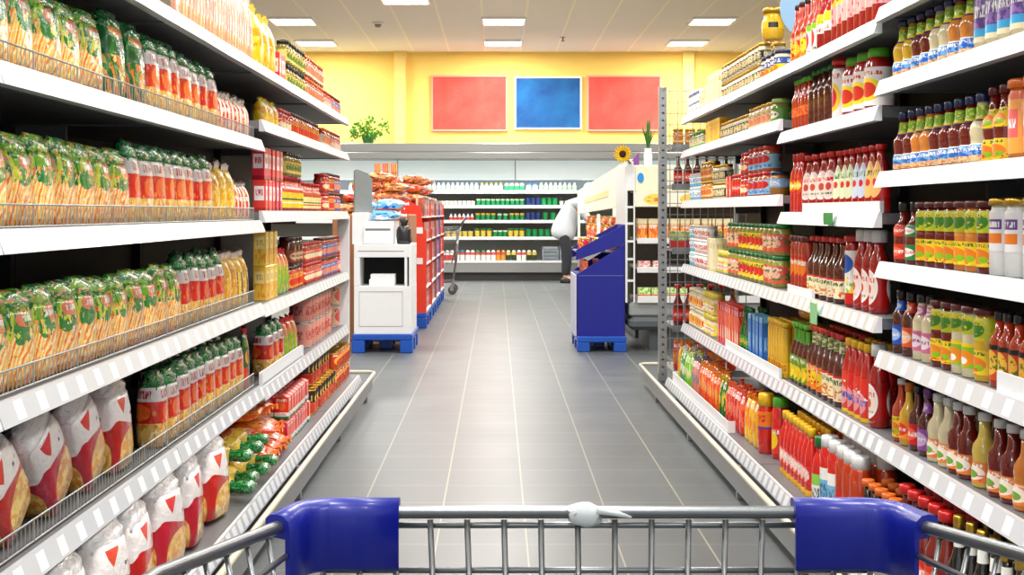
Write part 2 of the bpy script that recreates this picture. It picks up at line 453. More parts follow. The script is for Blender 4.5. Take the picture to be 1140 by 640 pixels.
shelf_bay(1, 'far', RYS[4], RYS[5], RLEV['far'], None, 'last sauce side shelving bay beside the wire mesh panel')
LN = [1.645, 1.367, 1.070, .765, .460]; LF = [1.645, 1.443, 1.105, .755, .445]
shelf_bay(-1, 'first', LYS[0], LYS[1], LN, LN[1:], 'pasta side shelving bay beside the shopping cart handle')
shelf_bay(-1, 'near', LYS[1], LYS[2], LN, LN[1:], 'pasta side shelving bay holding the spiral pasta bags')
shelf_bay(-1, 'middle', LYS[2], LYS[3], LN, LN[1:], 'pasta side shelving bay holding green topped tomato label bags')
shelf_bay(-1, 'third', LYS[3], LYS[4], LF, None, 'pasta side shelving bay holding yellow boxes and sauce jars')
shelf_bay(-1, 'far', LYS[4], LYS[5], LF, None, 'last pasta side shelving bay with pink tins')

# white end posts of the left shelving
tag(link('shelf_end_post', MB().box(-.93, 7.335, 0, -.86, 7.36, 1.08, ch=.004).mesh('shelf_end_post', WHITE)),
    'white end post closing the pasta shelving beside white display', 'post')

# mesh end panel and post of the right shelving
t = thing('mesh_end_panel', 'wire mesh end panel on perforated steel post, end of sauce shelves', 'mesh panel', (.98, 7.44, 0))
mb = MB()
mb.box(-.022, -.03, .02, -.018, .03, 1.84).box(.018, -.03, .02, .022, .03, 1.84).box(-.018, .026, .02, .018, .03, 1.84)
k = 0; z = .06
while z < 1.80:                                # the slotted face, made of rungs between slots
    mb.box(-.018, -.03, z, .018, -.026, z+.034).box(-.018, -.03, z+.034, -.007, -.026, z+.044).box(.007, -.03, z+.034, .018, -.026, z+.044); z += .044
part('post', mb, STEEL, t)
part('foot', MB().box(-.035, -.05, 0, .035, .05, .02, ch=.004), STEEL, t)
mb = MB()
for k in range(11): mb.bar((.045+.045*k, 0, .2), (.045+.045*k, 0, 1.82), .0022)
for k in range(25): mb.bar((.02, .004, .22+.0665*k), (.50, .004, .22+.0665*k), .0022)
part('mesh', mb, STEEL, t)

# bumper rails along the base decks
def bumper(side, x, ya, yb, bx, label):
    t = thing('bumper_rail', label, 'bumper rail', (x, ya, 0), 0, 'bumper rails at the foot of the shelves')
    L = yb-ya; s = -side
    pts = [(0, 0, .135), (0, L-.12, .135)]
    for k in range(1, 7):
        a = PI/2*k/6; pts.append((side*.06*(1-math.cos(a)), L-.12+.06*math.sin(a), .135))
    pts.append((side*.35, L-.06, .135))
    mb = MB().tube(pts, .011, 10)
    part('rail', mb, plain('cream_rail_plastic', (226, 220, 196), .3, coat=.4), t)
    part('skirt', MB().box(side*.012, 0, .035, side*.02, L-.1, .118), STEEL, t)
    y = .5
    while y < L-.1:
        part('bracket', MB().box(side*.014, y-.012, 0, side*(abs(bx-x)+.04), y+.012, .030, ch=.003).box(side*.020, y-.01, .030, side*.03, y+.01, .128), STEEL, t)
        y += 1.24
bumper(1, .905, .6, 8.05, RB, 'cream bumper rail along foot of the sauce shelves')
bumper(-1, -.735, .6, 7.65, LB, 'cream bumper rail along foot of the pasta shelves')

# ------------------------------------------------------------------ goods: kinds
PR = printed
GLOSS = dict(rough=.16, coat=.6)
def liquid(name, rgb): return plain(name, rgb, .15, coat=.8, var=.1, scale=14)
Lq = dict(red=liquid('ketchup_red', (176,24,16)), dred=liquid('dark_red_sauce', (120,26,14)), brown=liquid('brown_sauce', (96,36,14)),
          orange=liquid('orange_dressing', (232,140,52)), cream=liquid('cream_dressing', (240,226,184)), yellow=liquid('yellow_mustard_sauce', (240,188,38)),
          black=liquid('black_glass', (28,20,16)), green=liquid('green_glass', (24,92,34)), pickle=liquid('pickle_brine', (150,150,60)),
          bred=liquid('bright_red_plastic', (222,34,24)), pasta=liquid('yellow_pasta', (236,186,72)), white=plain('white_plastic', (240,240,238), .3, coat=.3),
          salsa=liquid('tomato_salsa', (196,60,24)), pink=liquid('pink_plastic', (226,120,110)))
Cp = {k: plain(k+'_cap_plastic', v, .3, coat=.3) for k, v in dict(white=(244,244,244), red=(206,24,20), dred=(96,20,18), navy=(28,40,84), black=(26,26,28),
      green=(94,200,36), dgreen=(18,120,48), yellow=(250,196,24), orange=(240,120,22), purple=(110,60,140), brown=(70,30,20)).items()}
Cp['gold'] = plain('gold_cap_metal', (222,176,70), .28, .9); Cp['silver'] = plain('silver_cap_metal', (200,200,204), .28, .9)
YELLOW=(252,214,30); GREENL=(140,196,30); DG=(20,110,50); REDC=(214,30,26); ORG=(244,134,28); BLU=(26,92,190); LBL=(90,180,230); WHT=(248,246,240); CRM=(246,232,190); PUR=(104,60,150); PNK=(240,130,120); BLK=(30,26,26); TOM=(226,52,24)

SHP = {
 'sauce':  [(0,.86),(.02,1),(.54,1),(.60,.93),(.70,.60),(.80,.40),(.90,.36),(1,.36)],
 'waist':  [(0,.90),(.03,1),(.26,1),(.34,.90),(.40,.92),(.52,1.0),(.62,.92),(.72,.56),(.80,.46),(1,.42)],
 'squeeze':[(0,.9),(.03,1),(.60,.98),(.74,.86),(.84,.60),(.88,.48),(1,.48)],
 'slim':   [(0,.9),(.02,1),(.66,1),(.74,.8),(.82,.5),(1,.46)],
 'tube':   [(0,.92),(.02,1),(.88,.98),(.93,.86),(1,.84)],
 'jar':    [(0,.92),(.05,1),(.80,1),(.88,.88),(1,.86)],
 'bulge':  [(0,.82),(.08,.96),(.35,1.04),(.7,1),(.84,.82),(1,.80)],
 'taper':  [(0,.78),(.04,.82),(.5,.9),(.8,1),(.86,.9),(1,.9)],
 'ketch':  [(0,.9),(.03,1),(.2,1),(.5,.90),(.66,.80),(.80,.52),(.86,.42),(1,.4)],
}
def prof(shape, f):
    P = SHP[shape]
    for a, b in zip(P, P[1:]):
        if a[0] <= f <= b[0]: return a[1]+(b[1]-a[1])*(f-a[0])/(b[0]-a[0])
    return P[-1][1]
KIND = {}
def bottle(key, name, cat, look, shape, r, h, body, cap, cap_h, labels, ry=None, e=2, capname='cap', capr=None):
    ry = ry or r; hb = h-cap_h*.85
    N = 14
    mb = MB().loft([(f*hb, q*r, q*ry, e) for f, q in SHP[shape]], N)
    parts = [('body', mb.mesh(name+'_body', body))]
    cr = capr or max(prof(shape, 1)*r*1.25, .009); cry = cr*(ry/r if shape in ('jar','bulge','tube') else 1)
    mb = MB().loft([(h-cap_h, cr, cry, 2),(h-cap_h*.15, cr*.97, cry*.97, 2),(h, cr*.86, cry*.86, 2)], N)
    parts.append((capname, mb.mesh(name+'_'+capname, cap)))
    for (z0, z1, m, *ex) in labels:
        arc = ex[0] if ex else 1.0
        rings = [(f*hb, prof(shape, f)*r+.0007, prof(shape, f)*ry+.0007, e) for f in sorted({z0, z1} | {p[0] for p in SHP[shape] if z0 < p[0] < z1})]
        mb = MB().loft(rings, N, arc=None if arc >= 1 else arc, cap=False)
        parts.append(('label', mb.mesh(name+'_label', m)))
    KIND[key] = dict(name=name, cat=cat, look=look, w=r*2, d=ry*2, h=h, parts=parts)
def carton(key, name, cat, look, w, d, h, mat, extra=None):
    mb = MB().box(-w/2, -d/2, 0, w/2, d/2, h, ch=.0015)
    parts = [('carton_body', mb.mesh(name, mat))]
    if extra: parts += extra(w, d, h)
    KIND[key] = dict(name=name, cat=cat, look=look, w=w, d=d, h=h, parts=parts)
def bag(key, name, look, w, d, h, mat, seal_mat, style='fin', wob=.035, cat='bag'):
    rx, ry = w/2, d/2
    hb = h*(.86 if style == 'fin' else .74)
    rg = [(0, rx*.80, ry*.72, 4),(.012, rx*.95, ry*.95, 3.4),(hb*.25, rx, ry, 2.8),(hb*.5, rx*.98, ry*1.0, 2.6),(hb*.75, rx*.96, ry*.86, 2.5),(hb*.92, rx*.94, ry*.48, 2.3),(hb, rx*.92, ry*.16, 2.2)]
    if style == 'crumple': hb = h*.80; rg[1:] = [(.010, rx*.97, ry*.96, 4.5),(hb*.25, rx, ry, 4.4),(hb*.5, rx*1.0, ry, 4.2),(hb*.78, rx*.99, ry*.95, 3.8),(hb*.92, rx*.97, ry*.85, 3.4),(hb, rx*.95, ry*.76, 3.0)]
    if style == 'gather': rg[4:] = [(hb*.74, rx*.97, ry*.95, 2.6),(hb*.92, rx*.80, ry*.80, 2.3),(hb, rx*.48, ry*.52, 2)]
    mb = MB().loft(rg, 20, wob=wob, vr=(0, h))
    parts = [('pouch', mb.mesh(name+'_pouch', mat))]
    if style == 'fin':
        mb = MB(); n = 22
        for lay_ in (-1, 1):
            b = len(mb.v)
            for j in range(n+1):
                q = j/n; x = -rx*.92+2*rx*.92*q; o = .0045*math.sin(q*17)+.002*math.sin(q*41)
                top = h-.010*abs(math.sin(q*5.1+1))-.012*abs(2*q-1)**3
                for zz, k in ((hb-.006, .3), (hb+(h-hb)*.45, 1.0), (top, 1.9)): mb.v.append(Vector((x*(1-.05*k*.5), o*k+.0012*lay_, zz)))
            for j in range(n):
                for r_ in (0, 1):
                    i0 = b+j*3+r_; q = (i0, i0+3, i0+4, i0+1)
                    mb.face(q if lay_ < 0 else q[::-1], [(.5,.9)]*4, 0, True)
        parts.append(('seal', mb.mesh(name+'_seal', seal_mat)))
    elif style == 'crumple':
        g = h-hb
        mb = MB().loft([(hb-.012, rx*.94, ry*.78, 3.0),(hb+g*.15, rx*.95, ry*.72, 3.0, 0, .002),(hb+g*.4, rx*.93, ry*.64, 2.8, .002, -.003),(hb+g*.65, rx*.92, ry*.50, 2.6, -.002, .004),(hb+g*.85, rx*.86, ry*.34, 2.4, .003, -.003),(h, rx*.72, ry*.12, 2.2, 0, .003)], 24, wob=.07)
        parts.append(('crumpled_top', mb.mesh(name+'_top', seal_mat)))
    else:
        mb = MB().loft([(hb-.006, rx*.50, ry*.50, 2),(hb+.010, rx*.40, ry*.40, 2),(hb+(h-hb)*.5, rx*.52, ry*.48, 2.4),(hb+(h-hb)*.8, rx*.60, ry*.44, 2.6),(h, rx*.50, ry*.22, 3)], 20, wob=.14)
        parts.append(('gathered_top', mb.mesh(name+'_top', seal_mat)))
    KIND[key] = dict(name=name, cat=cat, look=look, w=w, d=d, h=h, parts=parts)

# ---- labels
NECKG = PR('lime_neck_label', GREENL, [('h', 0, .30, YELLOW), ('h', 0, .12, (40,60,130)), ('n', 6, .58, (250,240,120), .3, 1)], 2)
BLUELAB = PR('blue_dressing_label', (30,100,196), [('n', 5, .52, (110,180,236), .3, 1), ('h', 0, .34, (238,200,150)), ('n', 9, .55, (220,120,60), 0, .34), ('t', .1,.9,.62,.86,WHT), ('h', .93,1,WHT)], 2)
for kx, bc, lk in (('o','orange','orange'),('r','dred','red brown'),('w','cream','creamy white'),('y','yellow','yellow')):
    bottle('dress_'+kx, 'dressing_bottle', 'bottle', lk+' dressing bottle with blue label', 'waist', .031, .166, Lq[bc], Cp['navy'], .020,
           [(.06,.33,BLUELAB),(.68,.92,NECKG)])
PURL = PR('purple_sauce_label', PUR, [('h', 0,.30,(60,170,226)), ('n', 6, .5, (150,110,190), .3,.9), ('h',0,.12,CRM), ('t', .2,.8,.55,.82,WHT)], 2)
bottle('purp', 'sauce_bottle', 'bottle', 'purple label cream sauce bottle', 'tube', .032, .155, Lq['cream'], Cp['yellow'], .02, [(.18,.92,PURL)])
PKO = PR('orange_pack_label', (244,160,70), [('r', .25,.75,.25,.7,(238,100,110)), ('t', .3,.7,.4,.55,WHT), ('h', .85,1,(226,90,60))], 2)
bottle('orgpack', 'sauce_bottle', 'bottle', 'orange sauce bottle with pink label', 'tube', .034, .176, Lq['orange'], Cp['orange'], .02, [(.1,.95,PKO)])
FRUIT = PR('yellow_fruit_label', YELLOW, [('e', .5,.42,.34,.32,ORG), ('e', .38,.5,.14,.16,(250,170,40)), ('e', .65,.28,.14,.14,GREENL), ('n', 7, .6, TOM, 0, .3), ('t', .15,.85,.8,.93,(40,110,50))], 2)
LIME = PR('lime_neck_print', (204,214,30), [('e', .5,.5,.3,.36,(60,140,40)), ('t', .15,.85,.7,.9,YELLOW), ('n', 6,.6,YELLOW,0,.5)], 2)
bottle('redyel', 'sauce_bottle', 'bottle', 'red sauce bottle with fruit label', 'waist', .030, .172, Lq['dred'], Cp['dred'], .018, [(.04,.34,FRUIT),(.50,.78,FRUIT)])
bottle('yg_r', 'sauce_bottle', 'bottle', 'dark red bottle, lime neck label', 'tube', .0325, .168, Lq['dred'], Cp['dred'], .016, [(.10,.46,FRUIT),(.60,.93,LIME)])
bottle('yg_o', 'sauce_bottle', 'bottle', 'orange bottle with lime neck label', 'tube', .0325, .168, Lq['orange'], Cp['dred'], .016, [(.10,.46,FRUIT),(.60,.93,LIME)])
bottle('yg_w', 'sauce_bottle', 'bottle', 'white bottle with lime green labels', 'tube', .0325, .168, Lq['cream'], Cp['dred'], .016, [(.14,.52,PR('green_dip_label', GREENL, [('e',.5,.4,.33,.33,ORG),('e',.5,.3,.16,.14,WHT),('h',.85,1,YELLOW)],2)),(.66,.94,LIME)])
bottle('yg_y', 'sauce_bottle', 'bottle', 'yellow bottle with lime neck label', 'tube', .0325, .168, Lq['yellow'], Cp['dred'], .016, [(.10,.46,FRUIT),(.60,.93,LIME)])
REDL = PR('red_label', REDC, [('e', .5,.5,.35,.3,(250,90,70)), ('t', .15,.85,.4,.6,WHT)], 2)
GRNL = PR('green_label', (34,130,60), [('e', .5,.5,.35,.3,WHT), ('t', .15,.85,.4,.6,REDC)], 2)
bottle('blk_r', 'sauce_bottle', 'bottle', 'black capped sauce bottle, red label', 'slim', .030, .168, Lq['dred'], Cp['black'], .024, [(.08,.36,REDL),(.50,.72,REDL)])
bottle('blk_g', 'sauce_bottle', 'bottle', 'black capped sauce bottle, green label', 'slim', .030, .168, Lq['dred'], Cp['black'], .024, [(.08,.36,GRNL),(.50,.72,GRNL)])
WPL = PR('white_purple_label', (244,242,246), [('r', .2,.8,.55,.8,PUR), ('r', .2,.8,.2,.45,ORG), ('t', .25,.75,.6,.74,WHT)], 2)
bottle('white_p', 'mayonnaise_bottle', 'bottle', 'white mayonnaise bottle with purple label', 'tube', .036, .172, Lq['white'], Cp['gold'], .016, [(.34,.9,WPL)])
BLL = PR('blue_brand_label', BLU, [('e',.5,.5,.36,.34,(150,190,240)), ('t',.2,.8,.42,.58,WHT)], 2)
RDL = PR('orange_red_brand_label', (226,84,40), [('e',.5,.5,.36,.34,(250,190,150)), ('t',.2,.8,.42,.58,WHT)], 2)
VIL = PR('violet_brand_label', (206,110,150), [('e',.5,.5,.36,.34,(240,220,230)), ('t',.2,.8,.42,.58,(120,40,110))], 2)
bottle('blue_b', 'steak_sauce_bottle', 'bottle', 'brown steak sauce bottle, blue label', 'slim', .027, .172, Lq['brown'], Cp['black'], .022, [(.16,.50,BLL),(.76,.93,BLL)])
bottle('red_b', 'steak_sauce_bottle', 'bottle', 'brown steak sauce bottle, orange red label', 'slim', .027, .172, Lq['brown'], Cp['black'], .022, [(.16,.50,RDL),(.76,.93,RDL)])
bottle('white_m', 'steak_sauce_bottle', 'bottle', 'white garlic sauce bottle, violet label', 'slim', .027, .172, Lq['cream'], Cp['black'], .022, [(.16,.50,VIL),(.76,.93,VIL)])
bottle('slim_br', 'chilli_sauce_bottle', 'bottle', 'slim brown bottle with black cap', 'slim', .024, .168, Lq['salsa'], Cp['black'], .02, [(.10,.62,PR('dark_food_label', (200,70,30), [('e',.5,.5,.3,.36,(240,180,60)),('n',6,.55,(90,120,30),.3,.7),('h',.86,1,BLK)],2))])
bottle('brn_o', 'sauce_bottle', 'bottle', 'brown orange sauce bottle with white cap', 'sauce', .026, .172, Lq['salsa'], Cp['white'], .016, [(.08,.44,FRUIT)])
bottle('yel_s', 'mustard_bottle', 'bottle', 'yellow mustard bottle, orange cap', 'sauce', .027, .170, Lq['yellow'], Cp['orange'], .024, [(.12,.46,PR('orange_mustard_label', ORG, [('e',.5,.5,.35,.34,REDC),('t',.2,.8,.42,.58,WHT)],2))])
bottle('dk_red', 'sauce_bottle', 'bottle', 'dark sauce bottle with red label', 'sauce', .026, .170, Lq['brown'], Cp['black'], .018, [(.10,.46,REDL)])
bottle('dk_pur', 'sauce_bottle', 'bottle', 'dark sauce bottle with purple label', 'sauce', .026, .174, Lq['brown'], Cp['purple'], .024, [(.10,.46,PR('violet_label',(150,80,170),[('e',.5,.5,.35,.34,(210,170,220)),('t',.2,.8,.42,.58,WHT)],2)),(.72,.9,PR('violet_label',(150,80,170),[]))])
GAR = PR('garden_dressing_label', (240,130,50), [('e',.5,.46,.40,.36,(250,236,220)), ('e',.5,.40,.22,.20,(110,170,60)), ('t',.15,.85,.74,.92,WHT), ('n',7,.62,REDC,.1,.4)], 2)
for kx, bc, lk in (('w','cream','white'),('r','dred','dark red'),('y','yellow','pale yellow'),('o','orange','orange')):
    bottle('gar_'+kx, 'garden_dressing_bottle', 'bottle', lk+' salad dressing bottle, white cap', 'waist', .0295, .172, Lq[bc] if bc != 'yellow' else liquid('pale_dressing',(238,206,92)), Cp['white'], .020, [(.08,.38,GAR)])
WLB = PR('white_gold_label', WHT, [('h',.85,1,(210,170,60)), ('e',.5,.45,.25,.25,(226,190,80)), ('t',.2,.8,.1,.2,(120,110,90))], 2)
bottle('gold', 'vinegar_bottle', 'bottle', 'gold capped bottle with white label', 'sauce', .030, .255, Lq['black'], Cp['gold'], .030, [(.12,.46,WLB),(.80,.93,PR('white_collar',WHT,[]))])
bottle('redcap', 'chilli_sauce_bottle', 'bottle', 'dark chilli sauce bottle with red cap', 'sauce', .030, .245, Lq['dred'], Cp['red'], .024, [(.12,.44,REDL)], capr=.022)
# ketchups and their kin
SUN = PR('white_sun_label', (246,240,236), [('e',.5,.42,.36,.30,(250,214,40)), ('e',.5,.42,.22,.20,REDC), ('t',.15,.85,.80,.90,REDC)], 2)
bottle('ket_big', 'ketchup_bottle', 'bottle', 'large ketchup bottle, lime cap', 'tube', .044, .192, Lq['red'], Cp['green'], .034, [(.12,.82,SUN,.80)], capr=.033)
bottle('white_r', 'sauce_bottle', 'bottle', 'sauce bottle with white label and sun', 'tube', .034, .205, Lq['red'], Cp['red'], .022, [(.05,.92,SUN)])
KEY = PR('white_keystone_label', Lq and (176,24,16), [('v',.5,.46,-.35,1.0,WHT), ('r',0,1,0,.04,(176,24,16)), ('e',.5,.45,.13,.11,(196,60,40)), ('t',.2,.8,.62,.74,REDC), ('t',.25,.75,.16,.24,DG)], 2)
bottle('ket_key', 'ketchup_bottle', 'bottle', 'glass ketchup bottle, white oval label', 'ketch', .040, .205, Lq['red'], Cp['red'], .018, [(.22,.78,PR('white_oval_label', (176,24,16), [('e',.5,.5,.36,.46,WHT),('e',.5,.5,.30,.40,(250,224,214)),('e',.5,.45,.12,.12,(204,70,50)),('t',.25,.75,.62,.74,REDC),('t',.3,.7,.2,.26,DG)],2))], ry=.026)
for kx, col, nm in (('g',(226,236,196),'green'),('b',(208,222,240),'pale blue'),('o',(250,190,110),'orange')):
    bottle('ket_'+kx, 'ketchup_bottle', 'bottle', 'ketchup bottle, tall %s label' % nm, 'ketch', .0315, .202, Lq['red'], Cp['red'], .016,
           [(.24,.82,PR(nm+'_tall_label', (176,24,16), [('e',.5,.5,.34,.50,col),('e',.5,.42,.12,.10,REDC),('t',.3,.7,.6,.75,DG)],2))], ry=.026)
bottle('sq_red', 'squeeze_bottle', 'bottle', 'bright red squeeze bottle with red cap', 'squeeze', .026, .22, Lq['bred'], Cp['red'], .028, [(.4,.62,PR('red_gold_label',(226,60,40),[('e',.5,.5,.3,.36,YELLOW),('t',.2,.8,.4,.6,WHT)],2))])
SQY = PR('red_squeeze_label', (226,40,34), [('h',0,.10,YELLOW),('e',.5,.42,.3,.24,(240,160,170)),('t',.2,.8,.36,.5,BLU),('n',7,.62,WHT,.5,.8)], 2)
bottle('sq_yel', 'squeeze_bottle', 'bottle', 'red squeeze bottle with yellow cap', 'squeeze', .027, .235, Lq['bred'], Cp['yellow'], .026, [(.0,.62,SQY)])
bottle('sq_yel2', 'squeeze_bottle', 'bottle', 'slim red bottle with yellow foot', 'squeeze', .025, .225, Lq['bred'], Cp['yellow'], .028, [(.0,.10,PR('yellow_foot',(250,186,20),[])),(.2,.5,PR('red_pale_label',(226,50,40),[('e',.5,.5,.3,.4,(246,190,180)),('t',.2,.8,.3,.7,WHT)],2))])
bottle('tall_red', 'sauce_bottle', 'bottle', 'tall narrow red sauce bottle', 'tube', .027, .212, Lq['salsa'], Cp['dred'], .02, [(.3,.7,PR('red_print',(200,50,30),[('e',.5,.5,.3,.4,ORG),('t',.2,.8,.6,.8,WHT)],2))])
CRL = PR('cream_food_label', CRM, [('h',.9,1,REDC),('t',.12,.88,.62,.82,(70,100,50)),('n',6,.55,(222,130,50),.05,.5),('n',7,.6,REDC,.05,.4)], 2)
bottle('redcap_b', 'grill_sauce_bottle', 'bottle', 'red capped grill sauce, cream label', 'sauce', .036, .215, Lq['brown'], Cp['red'], .018, [(.08,.40,CRL)], capr=.026)
bottle('mixlab', 'sauce_bottle', 'bottle', 'sauce bottle with blue yellow label', 'tube', .028, .225, Lq['red'], Cp['red'], .02, [(.05,.85,PR('blue_mixed_label',WHT,[('e',.5,.75,.4,.18,BLU),('n',5,.5,YELLOW,.2,.5),('n',6,.55,GREENL,.1,.4),('h',0,.2,REDC)],2))])
bottle('ket_wc', 'ketchup_bottle', 'bottle', 'white capped ketchup bottle', 'squeeze', .031, .245, Lq['red'], Cp['white'], .036, [(.10,.62,PR('white_oval_label', (176,24,16), []))], capr=.024)
GRB = PR('green_yellow_label', (110,150,30), [('e',.5,.35,.3,.28,YELLOW),('n',6,.55,(220,200,40),.2,.8),('t',.2,.8,.8,.92,WHT)], 2)
bottle('grncap_b', 'grill_sauce_bottle', 'bottle', 'green capped brown sauce bottle', 'sauce', .026, .225, Lq['brown'], Cp['green'], .016, [(.06,.50,GRB),(.74,.95,PR('green_neck',(100,180,40),[]))], capr=.019)
ORB = PR('orange_label', ORG, [('e',.5,.5,.36,.3,YELLOW),('n',6,.58,REDC,.1,.9),('t',.15,.85,.8,.93,WHT)], 2)
bottle('orgcap_b', 'grill_sauce_bottle', 'bottle', 'orange capped grill sauce bottle', 'sauce', .034, .235, Lq['brown'], plain('orange_red_cap', (226,70,24), .3), .018, [(.08,.46,ORB),(.78,.96,PR('neck_leaf_label',(120,150,60),[('n',5,.5,CRM,0,1)]))], capr=.024)
bottle('orgcap_c', 'grill_sauce_bottle', 'bottle', 'red capped brown sauce bottle', 'sauce', .034, .235, Lq['brown'], Cp['red'], .018, [(.08,.46,CRL),(.78,.96,PR('neck_leaf_label',(120,150,60),[]))], capr=.024)
bottle('brn_y', 'sauce_bottle', 'bottle', 'red sauce bottle with yellow orange label', 'sauce', .027, .23, Lq['salsa'], Cp['brown'], .018, [(.06,.5,ORB)])
bottle('brn_w', 'sauce_bottle', 'bottle', 'red sauce bottle with white label', 'sauce', .027, .23, Lq['salsa'], Cp['red'], .018, [(.06,.55,PR('white_chilli_label',WHT,[('e',.5,.5,.2,.3,REDC),('h',.8,1,GREENL),('t',.2,.8,.1,.2,BLK)],2))])
bottle('brn_yw', 'sauce_bottle', 'bottle', 'red sauce bottle, yellow and white label', 'sauce', .029, .235, Lq['red'], Cp['red'], .018, [(.3,.6,PR('white_yellow_label',WHT,[('h',.5,1,YELLOW),('n',6,.6,GREENL,.3,.8),('t',.2,.8,.1,.3,REDC)],2))])
bottle('pinkred', 'sauce_bottle', 'bottle', 'tall red bottle with pale pink label', 'tube', .029, .24, Lq['red'], Cp['red'], .024, [(.30,.95,PR('pale_pink_label',(240,180,176),[('e',.5,.62,.34,.2,YELLOW),('e',.5,.62,.2,.12,REDC),('n',6,.6,(226,70,70),0,.4)],2))])
bottle('narrow_o', 'chilli_sauce_bottle', 'bottle', 'narrow orange red bottle, green foot', 'slim', .021, .19, Lq['salsa'], Cp['green'], .018, [(0,.07,PR('green_foot',(40,140,70),[])),(.3,.5,PR('orange_strip',ORG,[('n',6,.5,REDC,0,1)],2))])
bottle('clear_b', 'chilli_sauce_bottle', 'bottle', 'wide red brown bottle, green foot', 'slim', .030, .20, Lq['brown'], Cp['dgreen'], .018, [(0,.06,PR('green_foot',(40,140,70),[]))])
bottle('green_b', 'oil_bottle', 'bottle', 'dark green glass bottle', 'sauce', .028, .215, Lq['green'], Cp['dgreen'], .02, [(.2,.45,PR('green_oil_label',(60,150,60),[('t',.1,.9,.3,.7,YELLOW)],2))])
bottle('mus_tall', 'mustard_bottle', 'bottle', 'slim yellow mustard bottle', 'tube', .020, .215, Lq['yellow'], Cp['yellow'], .02, [(.1,.3,PR('gold_print',(236,170,20),[('t',.1,.9,.2,.8,(160,90,20))],2))])
bottle('wc_blue', 'squeeze_bottle', 'bottle', 'white capped bottle, blue label', 'tube', .033, .235, Lq['bred'], Cp['white'], .036, [(.05,.66,PR('sky_blue_label',(120,190,224),[('h',.7,1,WHT),('t',.15,.85,.2,.6,(60,90,140)),('h',0,.08,WHT)],2))], capr=.029)
bottle('wc_green', 'squeeze_bottle', 'bottle', 'white capped bottle, green label', 'tube', .034, .235, Lq['salsa'], Cp['white'], .036, [(.05,.5,PR('field_green_label',(60,140,60),[('h',.6,1,REDC),('t',.15,.85,.3,.5,WHT),('h',0,.08,WHT)],2))], capr=.029)
bottle('gc_white', 'squeeze_bottle', 'bottle', 'green capped bottle, white label', 'squeeze', .031, .215, Lq['bred'], Cp['dgreen'], .034, [(.02,.5,PR('white_green_label',WHT,[('h',.6,1,(150,210,80)),('t',.15,.85,.1,.5,(80,80,80))],2))], capr=.022)
bottle('blk_y', 'soy_sauce_bottle', 'bottle', 'orange capped soy sauce bottle', 'slim', .025, .19, Lq['black'], plain('orange_brown_cap',(230,110,30),.35), .018, [(.2,.62,PR('yellow_black_label',YELLOW,[('t',.1,.9,.2,.8,BLK)],2))], capr=.019)
bottle('org_wide', 'squeeze_bottle', 'bottle', 'wide red bottle with orange top', 'tube', .035, .235, Lq['bred'], Cp['yellow'], .05, [(.50,.86,PR('orange_purple_label',ORG,[('h',0,.14,PUR),('t',.1,.9,.4,.8,REDC)],2))], capr=.033)
bottle('grn_wide', 'squeeze_bottle', 'bottle', 'wide red bottle with lime cap', 'tube', .035, .235, Lq['bred'], Cp['green'], .036, [(.1,.6,PR('yellow_red_label',(230,60,40),[('e',.5,.5,.3,.36,YELLOW),('t',.15,.85,.75,.9,WHT)],2))], capr=.031)
# jars
JARN = {'jar_cb': 'mustard_jar', 'jar_big': 'mustard_jar', 'jar_by': 'mayonnaise_jar', 'jar_green': 'dip_jar', 'jar_pink': 'mayonnaise_jar', 'jar_gl': 'pickle_jar', 'jar_gold': 'honey_jar', 'jar_red': 'sauce_jar', 'jar_rl': 'pepper_jar', 'jar_rl2': 'sauce_jar', 'jar_bl': 'relish_jar', 'jar_py': 'pickle_jar', 'jar_pr': 'pickle_jar', 'jar_yw': 'mayonnaise_jar', 'jar_yw2': 'mayonnaise_jar', 'jar_br': 'sauce_jar', 'jar_or': 'sauce_jar', 'jar_blu': 'sauce_jar', 'jar_pk': 'sauce_jar', 'jar_sm': 'pesto_jar', 'jar_dk': 'olive_jar', 'jar_wr': 'sauce_jar'}
def jar(key, look, r, h, body, lid, lidh, label, shape='jar', name='jar'):
    name = JARN.get(key, name)
    bottle(key, name, 'jar', look, shape, r, h, body, lid, lidh, [label] if label else [], capname='lid', capr=r*.94)
DKL = PR('black_mustard_label', BLK, [('e',.5,.5,.3,.34,(200,160,60)),('t',.1,.9,.1,.9,CRM)], 3)
jar('jar_cb', 'cream mustard jar with black label', .029, .085, Lq['cream'], Cp['gold'], .014, (.18,.72,DKL))
jar('jar_big', 'large yellow mustard jar', .044, .135, Lq['yellow'], Cp['gold'], .022, (.4,.65,PR('mustard_seal',(240,188,38),[('r',.3,.6,.1,.9,BLK)],2)), 'bulge')
jar('jar_by', 'jar with blue and yellow label', .036, .10, Lq['cream'], Cp['navy'], .016, (.12,.8,PR('blue_yellow_label',YELLOW,[('h',.55,1,(40,80,160)),('e',.5,.3,.25,.25,ORG),('t',.1,.9,.65,.9,WHT)],2)))
jar('jar_green', 'round jar with green lid', .040, .095, Lq['pickle'], plain('green_lid',(110,180,70),.3), .016, (.12,.75,PR('pale_green_label',(226,236,196),[('h',0,.25,(130,190,70)),('n',6,.58,ORG,.3,.9)],2)))
jar('jar_pink', 'cream jar with pale pink label', .036, .10, Lq['cream'], Cp['gold'], .014, (.1,.8,PR('blush_label',(246,226,180),[('e',.5,.45,.3,.28,(236,150,110)),('t',.2,.8,.75,.9,(180,130,60))],2)))
jar('jar_gl', 'pickle jar with pale green lid', .042, .105, Lq['pickle'], plain('light_green_lid',(170,206,110),.3), .018, (.15,.75,PR('leaf_green_label',(110,160,70),[('e',.5,.5,.35,.3,CRM),('t',.2,.8,.42,.6,BLU)],2)))
